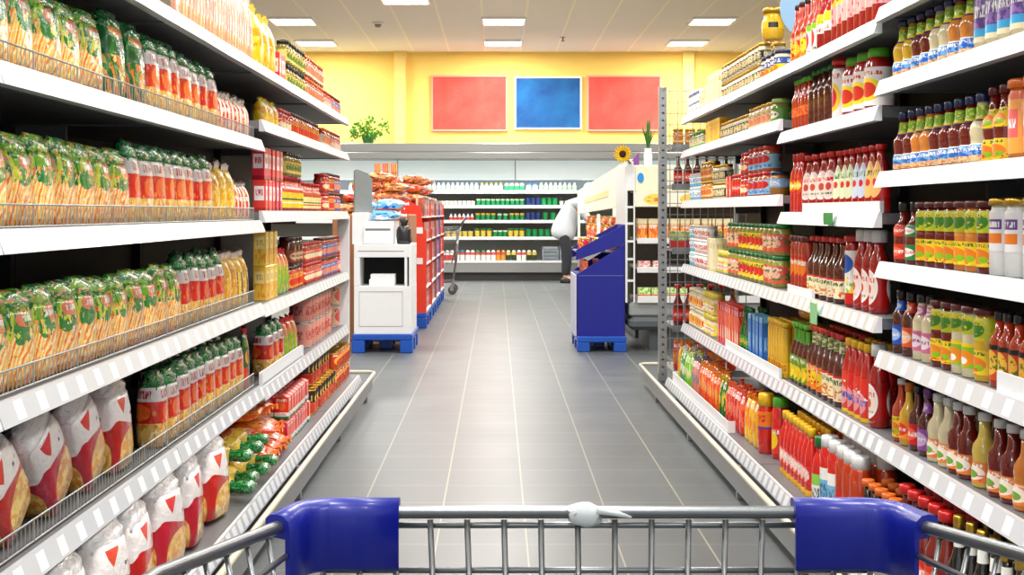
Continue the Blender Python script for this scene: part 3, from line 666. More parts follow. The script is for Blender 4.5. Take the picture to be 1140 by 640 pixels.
jar('cup_blue', 'white pot with blue print', .035, .075, Lq['white'], Cp['white'], .012, (.05,.9,PR('blue_cup_print',WHT,[('h',.0,.3,(110,190,226)),('t',.1,.9,.4,.8,(90,150,200)),('h',.9,1,(110,190,226))],2)), 'taper', 'mayonnaise_pot')
jar('cup_red', 'white pot with red print', .035, .075, Lq['white'], Cp['white'], .012, (.05,.9,PR('red_cup_print',WHT,[('t',.1,.9,.35,.8,REDC),('h',0,.2,(240,180,170))],2)), 'taper', 'mayonnaise_pot')
jar('jar_gold', 'honey coloured jar with gold lid', .033, .10, liquid('honey',(214,140,40)), Cp['gold'], .016, (.2,.7,PR('pale_orange_label',(246,210,150),[('e',.5,.5,.3,.3,(226,120,50)),('t',.1,.9,.7,.9,REDC)],2)))
jar('jar_red', 'slim red jar with red lid', .026, .11, Lq['salsa'], Cp['red'], .016, (.2,.75,REDL))
jar('jar_rl', 'red lidded pepper jar, blue label', .040, .105, liquid('pepper_pieces',(186,90,40)), Cp['red'], .016, (.12,.76,PR('blue_pepper_label',(150,200,230),[('e',.5,.66,.34,.3,REDC),('e',.3,.6,.14,.2,(240,60,40)),('t',.1,.9,.1,.32,BLU)],2)))
jar('jar_rl2', 'red lidded tomato jar', .033, .10, Lq['salsa'], Cp['red'], .016, (.16,.74,PR('red_cream_label',(226,60,36),[('e',.5,.4,.3,.26,CRM),('t',.1,.9,.75,.9,WHT)],2)))
jar('jar_bl', 'amber jar with pale blue label', .040, .10, liquid('amber_relish',(170,110,40)), Cp['navy'], .014, (.4,.8,PR('pale_blue_label',(140,180,220),[('t',.1,.9,.2,.8,WHT)],2)))
PKY = PR('yellow_pickle_label', YELLOW, [('e',.5,.5,.32,.3,REDC),('t',.1,.9,.75,.92,DG),('n',6,.6,(250,240,160),0,.4)], 2)
PKR = PR('red_pickle_label', (226,90,60), [('e',.5,.5,.36,.32,(250,190,160)),('n',5,.55,(60,130,60),.2,.8),('t',.1,.9,.75,.92,WHT)], 2)
jar('jar_py', 'green lidded jar, yellow label', .040, .125, Lq['pickle'], Cp['dgreen'], .016, (.14,.76,PKY))
jar('jar_pr', 'green lidded jar, red label', .042, .125, Lq['pickle'], Cp['dgreen'], .016, (.14,.76,PKR))
jar('jar_yw', 'white lidded jar, yellow blue label', .036, .105, Lq['cream'], plain('ivory_lid',(246,240,206),.3), .018, (.1,.8,PR('white_yellow_stripe_label',WHT,[('r',0,.35,0,1,(60,150,220)),('r',.35,.7,.1,.9,(250,170,60)),('e',.8,.5,.12,.3,REDC)],2)))
jar('jar_yw2', 'yellow topped jar', .038, .11, Lq['cream'], plain('lemon_lid',(244,220,80),.3), .03, (.1,.7,PR('lemon_label',(250,216,70),[('e',.5,.5,.3,.3,WHT),('t',.2,.8,.4,.6,REDC)],2)))
jar('jar_br', 'brown sauce jar with dark lid', .040, .13, Lq['brown'], Cp['brown'], .018, (.15,.6,PR('brown_cream_label',(150,60,30),[('e',.5,.5,.34,.36,(226,190,150)),('t',.2,.8,.4,.6,(90,30,20))],2)))
jar('jar_or', 'tomato jar with orange label', .030, .105, Lq['salsa'], Cp['brown'], .014, (.12,.76,PR('orange_tomato_label',(240,170,70),[('e',.5,.4,.3,.3,TOM),('t',.1,.9,.75,.92,REDC)],2)))
jar('jar_blu', 'tomato jar with blue label', .032, .105, Lq['salsa'], Cp['dred'], .014, (.12,.76,PR('cobalt_label',(50,90,190),[('e',.5,.4,.3,.3,(240,150,120)),('t',.1,.9,.75,.92,WHT)],2)))
jar('jar_pk', 'tomato jar with pink label', .032, .105, Lq['salsa'], Cp['red'], .014, (.12,.76,PR('rose_label',(236,120,110),[('e',.5,.4,.3,.3,(246,210,190)),('t',.1,.9,.75,.92,WHT)],2)))
jar('jar_sm', 'small pesto jar with striped label', .024, .095, Lq['salsa'], Cp['dgreen'], .014, (.12,.80,PR('stripe_label',(236,120,50),[('h',.4,.52,WHT),('h',.52,.64,DG),('h',.2,.3,YELLOW),('t',.1,.9,.7,.9,WHT)],2)))
jar('jar_dk', 'black lidded jar, yellow label', .031, .105, liquid('olive_mix',(150,130,50)), Cp['black'], .018, (.14,.7,PR('olive_yellow_label',(240,220,110),[('e',.5,.5,.25,.3,(110,140,50)),('t',.2,.8,.75,.9,(90,70,40))],2)))
jar('jar_wr', 'orange lidded jar, white label', .031, .105, Lq['salsa'], Cp['orange'], .014, (.14,.76,PR('white_red_label',(246,226,206),[('e',.5,.5,.3,.32,(230,130,90)),('t',.2,.8,.75,.9,(120,60,50))],2)))
bottle('bot_mix', 'tomato_sauce_bottle', 'bottle', 'tomato bottle with yellow label', 'slim', .024, .155, Lq['salsa'], Cp['red'], .016, [(.12,.6,PR('yellow_green_label',YELLOW,[('h',.5,.62,DG),('h',.3,.38,WHT),('n',6,.55,(250,170,40),.6,1)],2))])
bottle('bot_thin', 'tomato_sauce_bottle', 'bottle', 'small slim tomato bottle, striped label', 'slim', .019, .14, Lq['salsa'], Cp['red'], .014, [(.12,.55,PR('tiny_stripe_label',(246,220,150),[('h',.45,.55,DG),('h',.25,.35,REDC)],2))])
# cans
def can(key, name, look, r, h, mat, lidm, cat='can'):
    parts = [('body', MB().loft([(.004, r*.97, r*.97, 2),(.008, r, r, 2),(h-.008, r, r, 2),(h-.004, r*.97, r*.97, 2)], 18, cap=False).mesh(name+'_body', mat))]
    parts.append(('lid', MB().loft([(h-.006, r*.985, r*.985, 2),(h, r*.985, r*.985, 2),(h, r*.90, r*.90, 2),(h-.004, r*.88, r*.88, 2)], 18).mesh(name+'_lid', lidm)))
    parts.append(('base', MB().loft([(0, r*.97, r*.97, 2),(.006, r*.985, r*.985, 2)], 18).mesh(name+'_base', lidm)))
    KIND[key] = dict(name=name, cat=cat, look=look, w=2*r, d=2*r, h=h, parts=parts)
can('tin_pink', 'food_tin', 'large pink tin', .055, .118, PR('pink_tin_print', (238,158,142), [('t',.08,.92,.3,.7,(196,60,60)),('h',.97,1,(226,190,170)),('h',0,.04,(226,190,170))], 3), Cp['silver'])
can('tin_pink2', 'food_tin', 'pink and cream tin', .042, .118, PR('pink_cream_print', (240,190,160), [('e',.5,.5,.36,.3,(226,90,80)),('t',.08,.92,.74,.92,(150,50,50)),('h',0,.05,(200,80,60))], 2), Cp['silver'])
can('tin_red', 'tomato_tin', 'red tomato tin', .040, .095, PR('tomato_tin_print', (224,46,24), [('e',.5,.55,.34,.26,(250,180,60)),('e',.5,.45,.2,.18,(210,30,20)),('n',6,.6,(80,130,40),0,.3),('t',.1,.9,.82,.95,WHT)], 2), Cp['gold'])
can('tin_black', 'tomato_tin', 'black and red tomato tin', .044, .115, PR('black_tomato_print', (36,26,22), [('h',0,.5,(214,60,34)),('e',.5,.66,.13,.16,(240,200,70)),('n',6,.58,(240,110,50),0,.5),('s',4,.2,(230,190,80),.55,.8)], 2), Cp['gold'])
# cartons
carton('white_box', 'carton', 'box', 'white carton with blue stripe', .09, .06, .135, PR('white_blue_carton', (246,248,250), [('h',.78,.9,(60,90,170)),('h',.42,.5,(90,130,200)),('t',.1,.9,.1,.3,(150,170,210))]))
carton('col_box', 'carton', 'box', 'white carton with fruit print', .05, .06, .12, PR('fruit_carton', (248,244,226), [('n',4,.52,(246,200,80),.3,.9),('n',5,.6,(230,110,60),.3,.8),('t',.1,.9,.08,.25,(90,140,60))]))
carton('cream_box', 'carton', 'box', 'pale cream carton', .07, .07, .165, PR('cream_carton', (248,238,196), [('t',.1,.9,.7,.85,(210,190,110)),('h',0,.1,(240,224,150))]))
carton('yellow_box', 'carton', 'box', 'yellow carton with orange print', .052, .05, .12, PR('yellow_carton', (252,206,30), [('n',4,.54,(250,150,20),.1,.8),('t',.1,.9,.75,.9,REDC)]))
carton('ybox', 'lasagne_box', 'box', 'yellow lasagne box', .075, .05, .135, PR('yellow_lasagne_box', (250,206,70), [('r',.12,.88,.5,.85,(250,232,150)),('n',5,.52,(240,160,40),.08,.5),('t',.2,.8,.6,.76,(214,150,50)),('r',0,.05,0,1,(246,190,50))]))
carton('redbox', 'soup_box', 'box', 'red and white box', .07, .05, .125, PR('red_white_box', (228,40,50), [('r',.1,.9,.35,.8,(250,240,240)),('t',.2,.8,.5,.7,(210,40,50)),('h',0,.12,(180,20,30))]))
carton('rcarton', 'tomato_carton', 'box', 'red tomato carton with green foot', .058, .058, .088, PR('red_tomato_carton', (228,34,30), [('h',.12,.3,(246,240,230)),('h',0,.12,(30,120,60)),('e',.5,.6,.3,.2,(246,90,50)),('t',.12,.88,.8,.93,WHT),('t',.15,.85,.15,.26,(150,90,160))]),
       lambda w, d, h: [('fold', MB().prism([(-d/2+.002, 0), (d/2-.002, 0), (0, .012)], -w/2+.002, w/2-.002, M=Matrix.Translation((0,0,h)) @ Matrix(((0,0,1,0),(1,0,0,0),(0,1,0,0),(0,0,0,1)))).mesh('fold', plain('white_red_fold', (240,120,110), .4)))])
carton('blue_box', 'carton', 'box', 'tall blue carton', .062, .062, .20, PR('blue_carton', (36,120,196), [('h',.9,1,(120,190,230)),('t',.15,.85,.3,.6,(140,200,240)),('r',0,.08,0,1,(20,90,170))]))
carton('redpack', 'sauce_packet', 'packet', 'tall red packet', .05, .035, .20, PR('red_packet_print', (232,46,30), [('d',2,1.4,(250,120,60),.15,.8),('e',.5,.3,.3,.16,(250,220,190)),('t',.15,.85,.82,.93,WHT)]))
carton('redpack_s', 'sauce_packet', 'packet', 'short red packet', .045, .04, .105, PR('red_packet_print', (232,46,30), []))
for key, lk, col, c2 in (('pk_org','orange red pouch',(240,84,28),(250,150,60)),('pk_red','crimson red pouch',(220,40,30),(250,110,70)),('pk_grn','green and yellow pouch',(28,120,50),(230,210,40)),
                         ('pk_lime','lime green pouch',(130,204,50),(230,240,170)),('pk_pink','pink and grey pouch',(240,150,130),(150,130,150)),('pk_yel','yellow pouch',(250,196,30),(250,140,30)),('pk_bgr','bright green pouch',(30,170,70),(240,240,220))):
    bag(key, 'sauce_pouch', lk, .058, .045, .20 if key != 'pk_yel' else .215, PR(lk.replace(' ','_')+'_film', col, [('n',3.5,.55,c2,.2,.85),('e',.5,.42,.26,.14,c2),('t',.15,.85,.7,.8,WHT),('h',.92,1,c2)], 2, rough=.25, coat=.4, crinkle=.4),
        plain(lk.replace(' ','_')+'_seal', c2, .3), wob=.02, cat='pouch')
# pasta bags
FILM = dict(rough=.22, coat=.5, crinkle=.55)
TOPG = PR('green_crumpled_film', (22,112,50), [('n',5,.54,(60,160,84),0,1),('n',9,.60,(10,66,34),0,1),('n',16,.66,(214,238,220),0,1)], 2, rough=.18, coat=.6, crinkle=.9)
TOPW = PR('white_crumpled_film', (244,242,242), [('n',6,.60,(222,220,222),0,1)], 2, rough=.2, coat=.6, crinkle=1.0)
TOPL = PR('lime_crumpled_film', (30,124,52), [('n',4,.50,(128,190,46),0,1),('n',6,.60,(240,150,100),0,1),('n',14,.64,(230,244,214),0,1)], 2, rough=.18, coat=.6, crinkle=.9)
ROT = PR('spiral_pasta_film', (248,190,76), [('d',5,-4.5,(240,118,22),0,.66),('d',8,-7,(252,226,160),.10,.60),('n',8,.62,(246,160,60),0,.66),('h',.64,1,(120,186,40)),('n',5,.52,(214,222,70),.5,1),('n',7,.56,(20,124,50),.48,1),('en',.42,.56,.24,.12,(34,130,50),7,.45),('en',.62,.70,.32,.09,(240,136,100),4,.42),('t',.4,.85,.67,.73,WHT),('n',9,.60,(20,110,56),.78,1),('n',14,.66,(236,246,236),.3,1)], 3, **FILM)
bag('rot', 'pasta_bag', 'spiral pasta bag, lime green top', .120, .085, .198, ROT, TOPL, 'crumple')
ROTD = PR('dark_green_pasta_film', (30,110,50), [('d',4,3,(236,130,50),0,.5),('n',5,.55,(60,150,60),.3,1),('e',.5,.80,.3,.1,(240,170,90)),('n',7,.6,(250,210,120),0,.5)], 2, **FILM)
bag('rotd', 'pasta_bag', 'dark green pasta bag', .112, .085, .235, ROTD, TOPG, 'crumple')
TOMF = PR('tomato_label_film', (244,200,100), [('n',9,.52,(222,150,50),0,.34),('n',12,.6,(252,236,190),0,.34),('h',.32,.60,(226,54,26)),('e',.5,.46,.28,.11,(246,110,40)),('n',7,.62,(250,150,60),.32,.6),('h',.60,.78,(236,228,226)),('t',.2,.8,.64,.74,(190,60,60)),('h',.78,1,(24,116,54)),('n',6,.55,(60,160,90),.78,1)], 3, **FILM)
GSEAL = plain('green_film_seal', (24,120,52), .25, coat=.5)
bag('tom', 'pasta_bag', 'green topped tomato label bag', .098, .080, .218, TOMF, TOPG, 'crumple')
STR = PR('red_striped_film', (250,232,214), [('s',3,.42,(226,66,48),.12,.80),('n',9,.58,(246,180,120),0,.9),('h',.0,.1,(250,190,110)),('t',.1,.9,.5,.6,WHT)], 2, **FILM)
bag('stripe', 'noodle_bag', 'red striped noodle bag', .052, .055, .155, STR, plain('clear_film_seal', (240,226,214), .2, coat=.5))
bag('tallstripe', 'spaghetti_pack', 'tall pink white spaghetti pack', .034, .040, .27, PR('pink_spaghetti_film', (250,236,220), [('s',2,.4,(240,160,140),.1,.9),('n',6,.55,(246,190,160),0,.8),('h',.86,1,(246,246,240)),('e',.5,.18,.4,.1,(240,180,130))], 2, **FILM), plain('clear_film_seal', (240,226,214), .2), wob=.02)
bag('yelbag', 'pasta_bag', 'yellow film pasta bag', .085, .075, .215, PR('yellow_pasta_film', (248,200,70), [('n',10,.5,(232,160,40),0,.8),('n',14,.6,(254,236,170),0,.9),('h',.84,1,(250,230,190))], 2, **FILM), plain('clear_film_seal', (240,226,214), .2))
bag('bigyel', 'pasta_bag', 'large bright yellow noodle bag', .11, .09, .27, PR('bright_yellow_film', (252,204,30), [('n',6,.55,(250,232,120),0,1),('h',.5,.62,(250,170,20)),('e',.5,.72,.3,.1,(254,244,190)),('n',10,.6,(244,160,30),0,.5)], 2, **FILM), plain('yellow_film_seal', (252,220,90), .25))
bag('ynood', 'pasta_bag', 'small yellow noodle bag', .07, .06, .125, PR('bright_yellow_film', (252,204,30), []), plain('yellow_film_seal', (252,220,90), .25))
bag('blkyel', 'pasta_bag', 'yellow pasta bag with black stripes', .085, .07, .215, PR('black_striped_film', (244,190,60), [('s',4,.4,(40,26,22),.15,.62),('n',9,.58,(252,230,160),0,1),('h',.86,1,(240,220,200))], 2, **FILM), plain('clear_film_seal', (240,226,214), .2))
bag('rgbag', 'pasta_bag', 'red bag with green corner', .085, .06, .21, PR('red_green_film', (228,60,30), [('w',.42,.28,(150,200,40)),('e',.5,.7,.3,.14,(250,150,90)),('n',8,.6,(250,190,90),0,1),('t',.2,.8,.85,.95,WHT)], 2, **FILM), plain('red_film_seal', (214,40,30), .25))
bag('ggbag', 'rice_bag', 'green and red rice bag', .07, .036, .24, PR('green_red_rice_film', (40,110,40), [('h',0,.34,(222,60,40)),('e',.5,.5,.3,.12,(250,160,50)),('s',2,.2,(20,30,20),0,1),('h',.86,1,(30,80,40)),('t',.2,.8,.66,.76,YELLOW)], 2, **FILM), plain('red_film_seal', (214,40,30), .25))
WR = PR('white_red_pasta_film', (246,240,238), [('w',.50,.05,(200,20,34)),('e',.62,.16,.32,.25,(236,160,50)),('en',.62,.16,.32,.25,(252,208,110),12,.5),('v',.42,.13,.60,.76,(226,56,50)),('t',.60,.80,.56,.60,(90,90,90))], 3, **FILM)
bag('wr', 'pasta_bag', 'white and red pasta bag', .150, .10, .245, WR, TOPW, 'crumple', .045)
bag('wrb', 'pasta_bag', 'squat white and red pasta bag', .19, .115, .262, WR, TOPW, 'crumple', .045)
GY = PR('green_yellow_pasta_film', (236,196,70), [('n',9,.52,(214,160,40),0,.6),('n',11,.6,(252,240,190),0,.6),('h',.40,.56,(236,110,60)),('n',4,.55,(240,214,190),.40,.56),('h',.80,1,(20,104,50)),('n',9,.56,(60,150,90),.80,1)], 2, **FILM)
bag('gy', 'pasta_bag', 'yellow pasta bag with green gathered top', .125, .085, .30, GY, TOPG, 'gather', .05)
OR = PR('orange_snack_film', (236,84,24), [('n',4,.52,(250,150,50),0,1),('e',.5,.5,.3,.18,(250,200,80)),('n',7,.6,(214,40,30),0,1),('t',.2,.8,.6,.75,WHT)], 2, **FILM)
bag('orbag', 'snack_bag', 'orange red snack bag', .13, .075, .22, OR, plain('orange_film_seal', (244,120,50), .25, coat=.5), 'fin', .05)

# ------------------------------------------------------------------ goods: setting them out
SIZE = random.Random(21)
def place(key, x, y, z, rz, label, group, simple=False, tilt=None):
    K = KIND[key]
    if simple or len(K['parts']) == 1:
        o = link(K['name'], K['parts'][0][1], None, (x, y, z), rz)
        for nm, me in K['parts'][1:]: link(nm or 'body', me, o)
    else:
        o = link(K['name'], None, None, (x, y, z), rz); o.empty_display_size = .05
        for nm, me in K['parts']: link(nm, me, o)
    if tilt: o.rotation_euler = tilt
    if K['cat'] in ('bag', 'pouch'):
        o.scale = (1, SIZE.uniform(.94, 1.0), SIZE.uniform(.93, 1.0))
    tag(o, label, K['cat'], group)
    return o
CNT = [0]
def run(side, shelf, z, kinds, px0, px1, front=None, rows=1, tiers=1, gap=.004, jit=.004, where='', yaw=.06, turn=0.0):
    """one block of like goods: from the far end (px nearer the vanishing point) to the near end"""
    K0 = KIND[kinds[0]]
    fx = front if front is not None else (RX+.026 if side > 0 else abs(LX)+.034)
    xc = fx + K0['d']/2
    a, b = abs(px0-553), abs(px1-553)
    ya, yb = 1400*xc/max(a, b), 1400*xc/min(a, b)         # near, far
    yb = min(yb, RYS[-1]-.01 if side > 0 else LYS[-1]-.01)
    if 'bottom' not in shelf:
        lim = {'dressing': (0, RYS[2]-.008), 'ketchup': (RYS[2]+.008, RYS[3]-.008), 'jar': (RYS[3]+.008, 9), 'tomato': (0, LYS[3]-.006), 'tin': (LYS[3]+.006, 9)}
        for k_, (l0, l1) in lim.items():
            if k_+' bay' in shelf: ya = max(ya, l0); yb = min(yb, l1)
    ck = (side, shelf, round(fx, 1) if front is not None and 'bottom' not in shelf else 0)
    if ck in LAST:
        if side > 0: yb = min(yb, LAST[ck]-.004)
        else: ya = max(ya, LAST[ck]+.004)
    w_ = max(KIND[k]['w'] for k in kinds)
    if yb-ya < w_*.85: return
    w = max(KIND[k]['w'] for k in kinds)+gap+(.004 if K0['cat'] in ('bag', 'pouch', 'box', 'packet') else 0)
    n = max(1, int((yb-ya)/w+.12)); step = max(w, (yb-ya)/n)
    if side < 0: yb = ya+n*step
    LAST[ck] = yb-n*step if side > 0 else yb
    rng = random.Random(hash((shelf, kinds[0], int(px0))) & 0xffff if False else sum(map(ord, shelf+kinds[0]))+int(px0))
    seen = {}
    for i in range(n):
        key = kinds[i*len(kinds)//n] if len(kinds) > 1 else kinds[0]
        K = KIND[key]; seen[key] = seen.get(key, 0)+1
        for tr in range(tiers):
            for rw in range(rows):
                y = yb-step*(i+.5)
                x = (xc+rw*(K['d']+.006)+(K['d']-K0['d'])/2+rng.uniform(0, jit))*side
                zz = z+tr*(K['h']+.001)
                key2 = (shelf, key); 
                pos = ''
                if tiers > 1: pos += ('lower', 'upper', 'topmost')[tr]+' '
                if rows > 1: pos += ('front', 'rear', 'rearmost')[rw]+' '
                lab = '%s, %s%s from chiller end, %s' % (K['look'], pos, ORD[RUNC.setdefault((shelf, key, tr, rw), 0)+1], shelf)
                RUNC[(shelf, key, tr, rw)] += 1
                rz = (-PI/2 if side > 0 else PI/2)+rng.uniform(-yaw, yaw)+turn*side
                place(key, x, y, zz, rz, lab, '%s on %s' % (K['name'].replace('_', ' ')+'s', shelf), simple=False)
                CNT[0] += 1
RUNC = {}
LAST = {}
def deck(z): return z-.0032
RA, RBm, RC = RLEV['near'], RLEV['middle'], RLEV['third']
S = lambda lv, bay: '%s shelf, %s bay' % (lv, bay)
P = lambda lv, bay: '%s shelf, %s bay' % (lv, {'near':'spiral','middle':'tomato','far':'tin'}[bay])

# sauce side, nearest bays (A)
z = deck(RA[1]); n_ = S('second', 'dressing')
run(1, n_, z, ['dress_y','dress_r','dress_w','dress_o'], 991, 1088, rows=1)
run(1, n_, z, ['purp'], 1092, 1185)
z = deck(RA[2]); n_ = S('third', 'dressing')
run(1, n_, z, ['dress_r','dress_o','dress_r','dress_r','dress_w'], 991, 1100)
run(1, n_, z, ['redyel'], 1102, 1127); run(1, n_, z, ['orgpack'], 1128, 1190)
z = deck(RA[3]); n_ = S('fourth', 'dressing')
run(1, n_, z, ['blk_r','blk_g'], 992, 1026); run(1, n_, z, ['yg_r','yg_r','yg_o','yg_r'], 1028, 1108); run(1, n_, z, ['white_p'], 1109, 1190)
z = deck(RA[4]); n_ = S('fifth', 'dressing')
run(1, n_, z, ['blue_b'], 989, 1007); run(1, n_, z, ['red_b'], 1008, 1022); run(1, n_, z, ['white_m'], 1023, 1042)
run(1, n_, z, ['yg_r','yg_w','yg_y'], 1043, 1106); run(1, n_, z, ['slim_br'], 1108, 1190)
z = deck(RA[5]); n_ = S('sixth', 'dressing')
run(1, n_, z, ['brn_o'], 986, 1006); run(1, n_, z, ['yel_s'], 1006, 1016); run(1, n_, z, ['dk_red'], 1016, 1027, rows=2); run(1, n_, z, ['dk_pur'], 1027, 1038)
run(1, n_, z, ['gar_w'], 1038, 1062, rows=2); run(1, n_, z, ['gar_r'], 1063, 1084, rows=2); run(1, n_, z, ['gar_y'], 1085, 1107, rows=2)
run(1, n_, z, ['gar_r'], 1108, 1134, rows=2); run(1, n_, z, ['gar_o'], 1135, 1200, rows=2)
z = .1508; n_ = 'bottom deck, dressing bay'
run(1, n_, z, ['redcap'], 1004, 1060, front=1.03, rows=2); run(1, n_, z, ['gold'], 1062, 1215, front=1.03, rows=2)
# sauce side, ketchup bay (B)
z = deck(RBm[0]); n_ = S('top', 'ketchup')
run(1, n_, z, ['brn_y'], 877, 901); run(1, n_, z, ['brn_w'], 902, 914); run(1, n_, z, ['brn_yw'], 915, 930); run(1, n_, z, ['pinkred'], 931, 985)
run(1, 'top shelf, dressing bay', deck(RA[0]), ['pinkred'], 990, 1010)
z = deck(RBm[1]); n_ = S('second', 'ketchup')
run(1, n_, z, ['narrow_o'], 886, 903); run(1, n_, z, ['clear_b'], 904, 929); run(1, n_, z, ['white_r'], 931, 943)
run(1, n_, z, ['ket_big'], 944, 984, turn=.35)
z = deck(RBm[2]); n_ = S('third', 'ketchup')
run(1, n_, z, ['sq_red'], 877, 897); run(1, n_, z, ['ket_key'], 898, 932, turn=.5); run(1, n_, z, ['ket_g','ket_b','ket_o'][1:]+['ket_b'], 933, 948) if False else None
bottle('kt_g', 'ketchup_bottle', 'bottle', 'ketchup bottle with tall green label', 'ketch', .0315, .202, Lq['red'], Cp['red'], .016, [(.24,.82,MATS['green_tall_label'])], ry=.026)
run(1, n_, z, ['kt_g','ket_b','ket_o'], 933, 984, turn=.3)
z = deck(RBm[3]); n_ = S('fourth', 'ketchup')
run(1, n_, z, ['tall_red'], 876, 902, rows=2); run(1, n_, z, ['redcap_b'], 904, 943, rows=2); run(1, n_, z, ['mixlab'], 944, 955); run(1, n_, z, ['ket_wc'], 956, 984)
z = deck(RBm[4]); n_ = S('fifth', 'ketchup')
run(1, n_, z, ['grncap_b'], 880, 902, rows=2); run(1, n_, z, ['orgcap_b','orgcap_c'], 903, 942, rows=2); run(1, n_, z, ['sq_yel'], 943, 971, rows=2); run(1, n_, z, ['ket_wc'], 972, 985)
# sauce side, jar bays (C, D)
z = deck(RC[0]); n_ = S('top', 'jar')
run(1, n_, z, ['white_box'], 763, 783); run(1, n_, z, ['col_box'], 784, 793); run(1, n_, z, ['cream_box'], 794, 806)
run(1, n_, z, ['jar_cb'], 808, 852, tiers=2, rows=2); run(1, n_, z, ['jar_by'], 853, 874, tiers=1)
place('jar_big', 1.15, 5.28, z+.1+.003+.07, 0, 'large yellow mustard jar, topmost on jar bay', 'mustard jars') if False else None
z = deck(RC[1]); n_ = S('second', 'jar')
run(1, n_, z, ['jar_green'], 764, 789); run(1, n_, z, ['yellow_box'], 790, 806); run(1, n_, z, ['jar_cb'], 807, 838); run(1, n_, z, ['jar_pink'], 839, 864)
run(1, n_, z, ['jar_gl'], 865, 872)
z = deck(RC[2]); n_ = S('third', 'jar')
run(1, n_, z, ['cup_blue'], 764, 784, tiers=2); run(1, n_, z, ['jar_gold'], 785, 797, tiers=2); run(1, n_, z, ['jar_cb'], 798, 811, tiers=2)
run(1, n_, z, ['redpack_s'], 812, 818); run(1, n_, z, ['jar_red'], 819, 828); run(1, n_, z, ['jar_rl2'], 829, 838, tiers=2); run(1, n_, z, ['jar_rl'], 839, 862, tiers=2)
run(1, n_, z, ['jar_bl'], 863, 872)
z = deck(RC[3]); n_ = S('fourth', 'jar')
run(1, n_, z, ['cup_blue'], 764, 777, tiers=3); run(1, n_, z, ['cup_red'], 778, 793, tiers=3); run(1, n_, z, ['cream_box'], 794, 804); run(1, n_, z, ['jar_yw2'], 805, 816)
run(1, n_, z, ['jar_pr','jar_py','jar_py','jar_pr'], 817, 874, tiers=2)
z = deck(RC[4]); n_ = S('fifth', 'jar')
run(1, n_, z, ['jar_yw'], 764, 788, tiers=2); run(1, n_, z, ['jar_yw2'], 789, 801, tiers=2); run(1, n_, z, ['redpack'], 802, 826, rows=2)
run(1, n_, z, ['green_b'], 827, 839, rows=2); run(1, n_, z, ['blue_box'], 840, 857); run(1, n_, z, ['mus_tall'], 858, 877, rows=3)
# base deck of the far sauce bays and the ketchup bay
z = .1508; n_ = 'bottom deck, jar bay'; f0 = 1.03
run(1, n_, z, ['pk_yel'], 753, 759, front=f0, rows=2); run(1, n_, z, ['pk_bgr'], 760, 764, front=f0, rows=2); run(1, n_, z, ['pk_lime'], 765, 772, front=f0, rows=2)
run(1, n_, z, ['pk_pink'], 773, 780, front=f0, rows=2); run(1, n_, z, ['pk_org'], 781, 802, front=f0, rows=2); run(1, n_, z, ['pk_grn'], 803, 810, front=f0, rows=1)
run(1, n_, z, ['pk_red'], 811, 830, front=f0, rows=2)
n_ = 'bottom deck, ketchup bay'
run(1, n_, z, ['pk_yel'], 832, 846, front=f0, rows=2); run(1, n_, z, ['org_wide'], 847, 857, front=f0, rows=1); run(1, n_, z, ['grn_wide'], 861, 872, front=f0+.03, rows=1)
run(1, n_, z, ['sq_yel2'], 873, 906, front=f0, rows=3); run(1, n_, z, ['gc_white'], 907, 918, front=f0, rows=1); run(1, n_, z, ['wc_blue'], 919, 936, front=f0, rows=2)
run(1, n_, z, ['wc_green'], 937, 962, front=f0, rows=2); run(1, n_, z, ['blk_y'], 963, 1000, front=f0, rows=2)

# pasta side, nearest bays
z = deck(LN[0]); n_ = P('top', 'near')
run(-1, n_, z, ['tallstripe'], 196, 277, rows=1, yaw=.03); run(-1, 'top shelf, tin bay', z, ['bigyel'], 276, 299, yaw=.03)
z = deck(LN[1])
run(-1, P('second', 'near'), z, ['rot'], -40, 98, yaw=.1); run(-1, P('second', 'near'), z, ['rotd'], 104, 150)
n_ = P('second', 'middle'); run(-1, n_, z, ['tom'], 153, 232, yaw=.1); run(-1, n_, z, ['stripe'], 234, 283)
z = deck(LN[2])
run(-1, P('third', 'near'), z, ['rot'], -40, 128, yaw=.1)
n_ = P('third', 'middle'); run(-1, n_, z, ['tom'], 131, 226, yaw=.1); run(-1, n_, z, ['yelbag'], 228, 253); run(-1, n_, z, ['stripe'], 255, 284)
run(-1, n_, z, ['ybox'], 228, 284, front=.905+.10)
z = deck(LN[3])
run(-1, P('fourth', 'near'), z, ['rot'], -40, 190, yaw=.1)
n_ = P('fourth', 'middle'); run(-1, n_, z, ['tom'], 192, 241, yaw=.1); run(-1, n_, z, ['yelbag'], 243, 256); run(-1, n_, z, ['blkyel'], 257, 270); 
run(-1, n_, z, ['ybox'], 271, 286)
run(-1, n_, z, ['tom'], 192, 250, front=1.0, yaw=.1)
z = deck(LN[4])
n_ = P('fifth', 'middle'); run(-1, n_, z, ['tom'], 165, 262, yaw=.1); run(-1, n_, z, ['ggbag'], 262, 285)
run(-1, n_, z, ['tom'], 165, 262, front=1.0, yaw=.1)
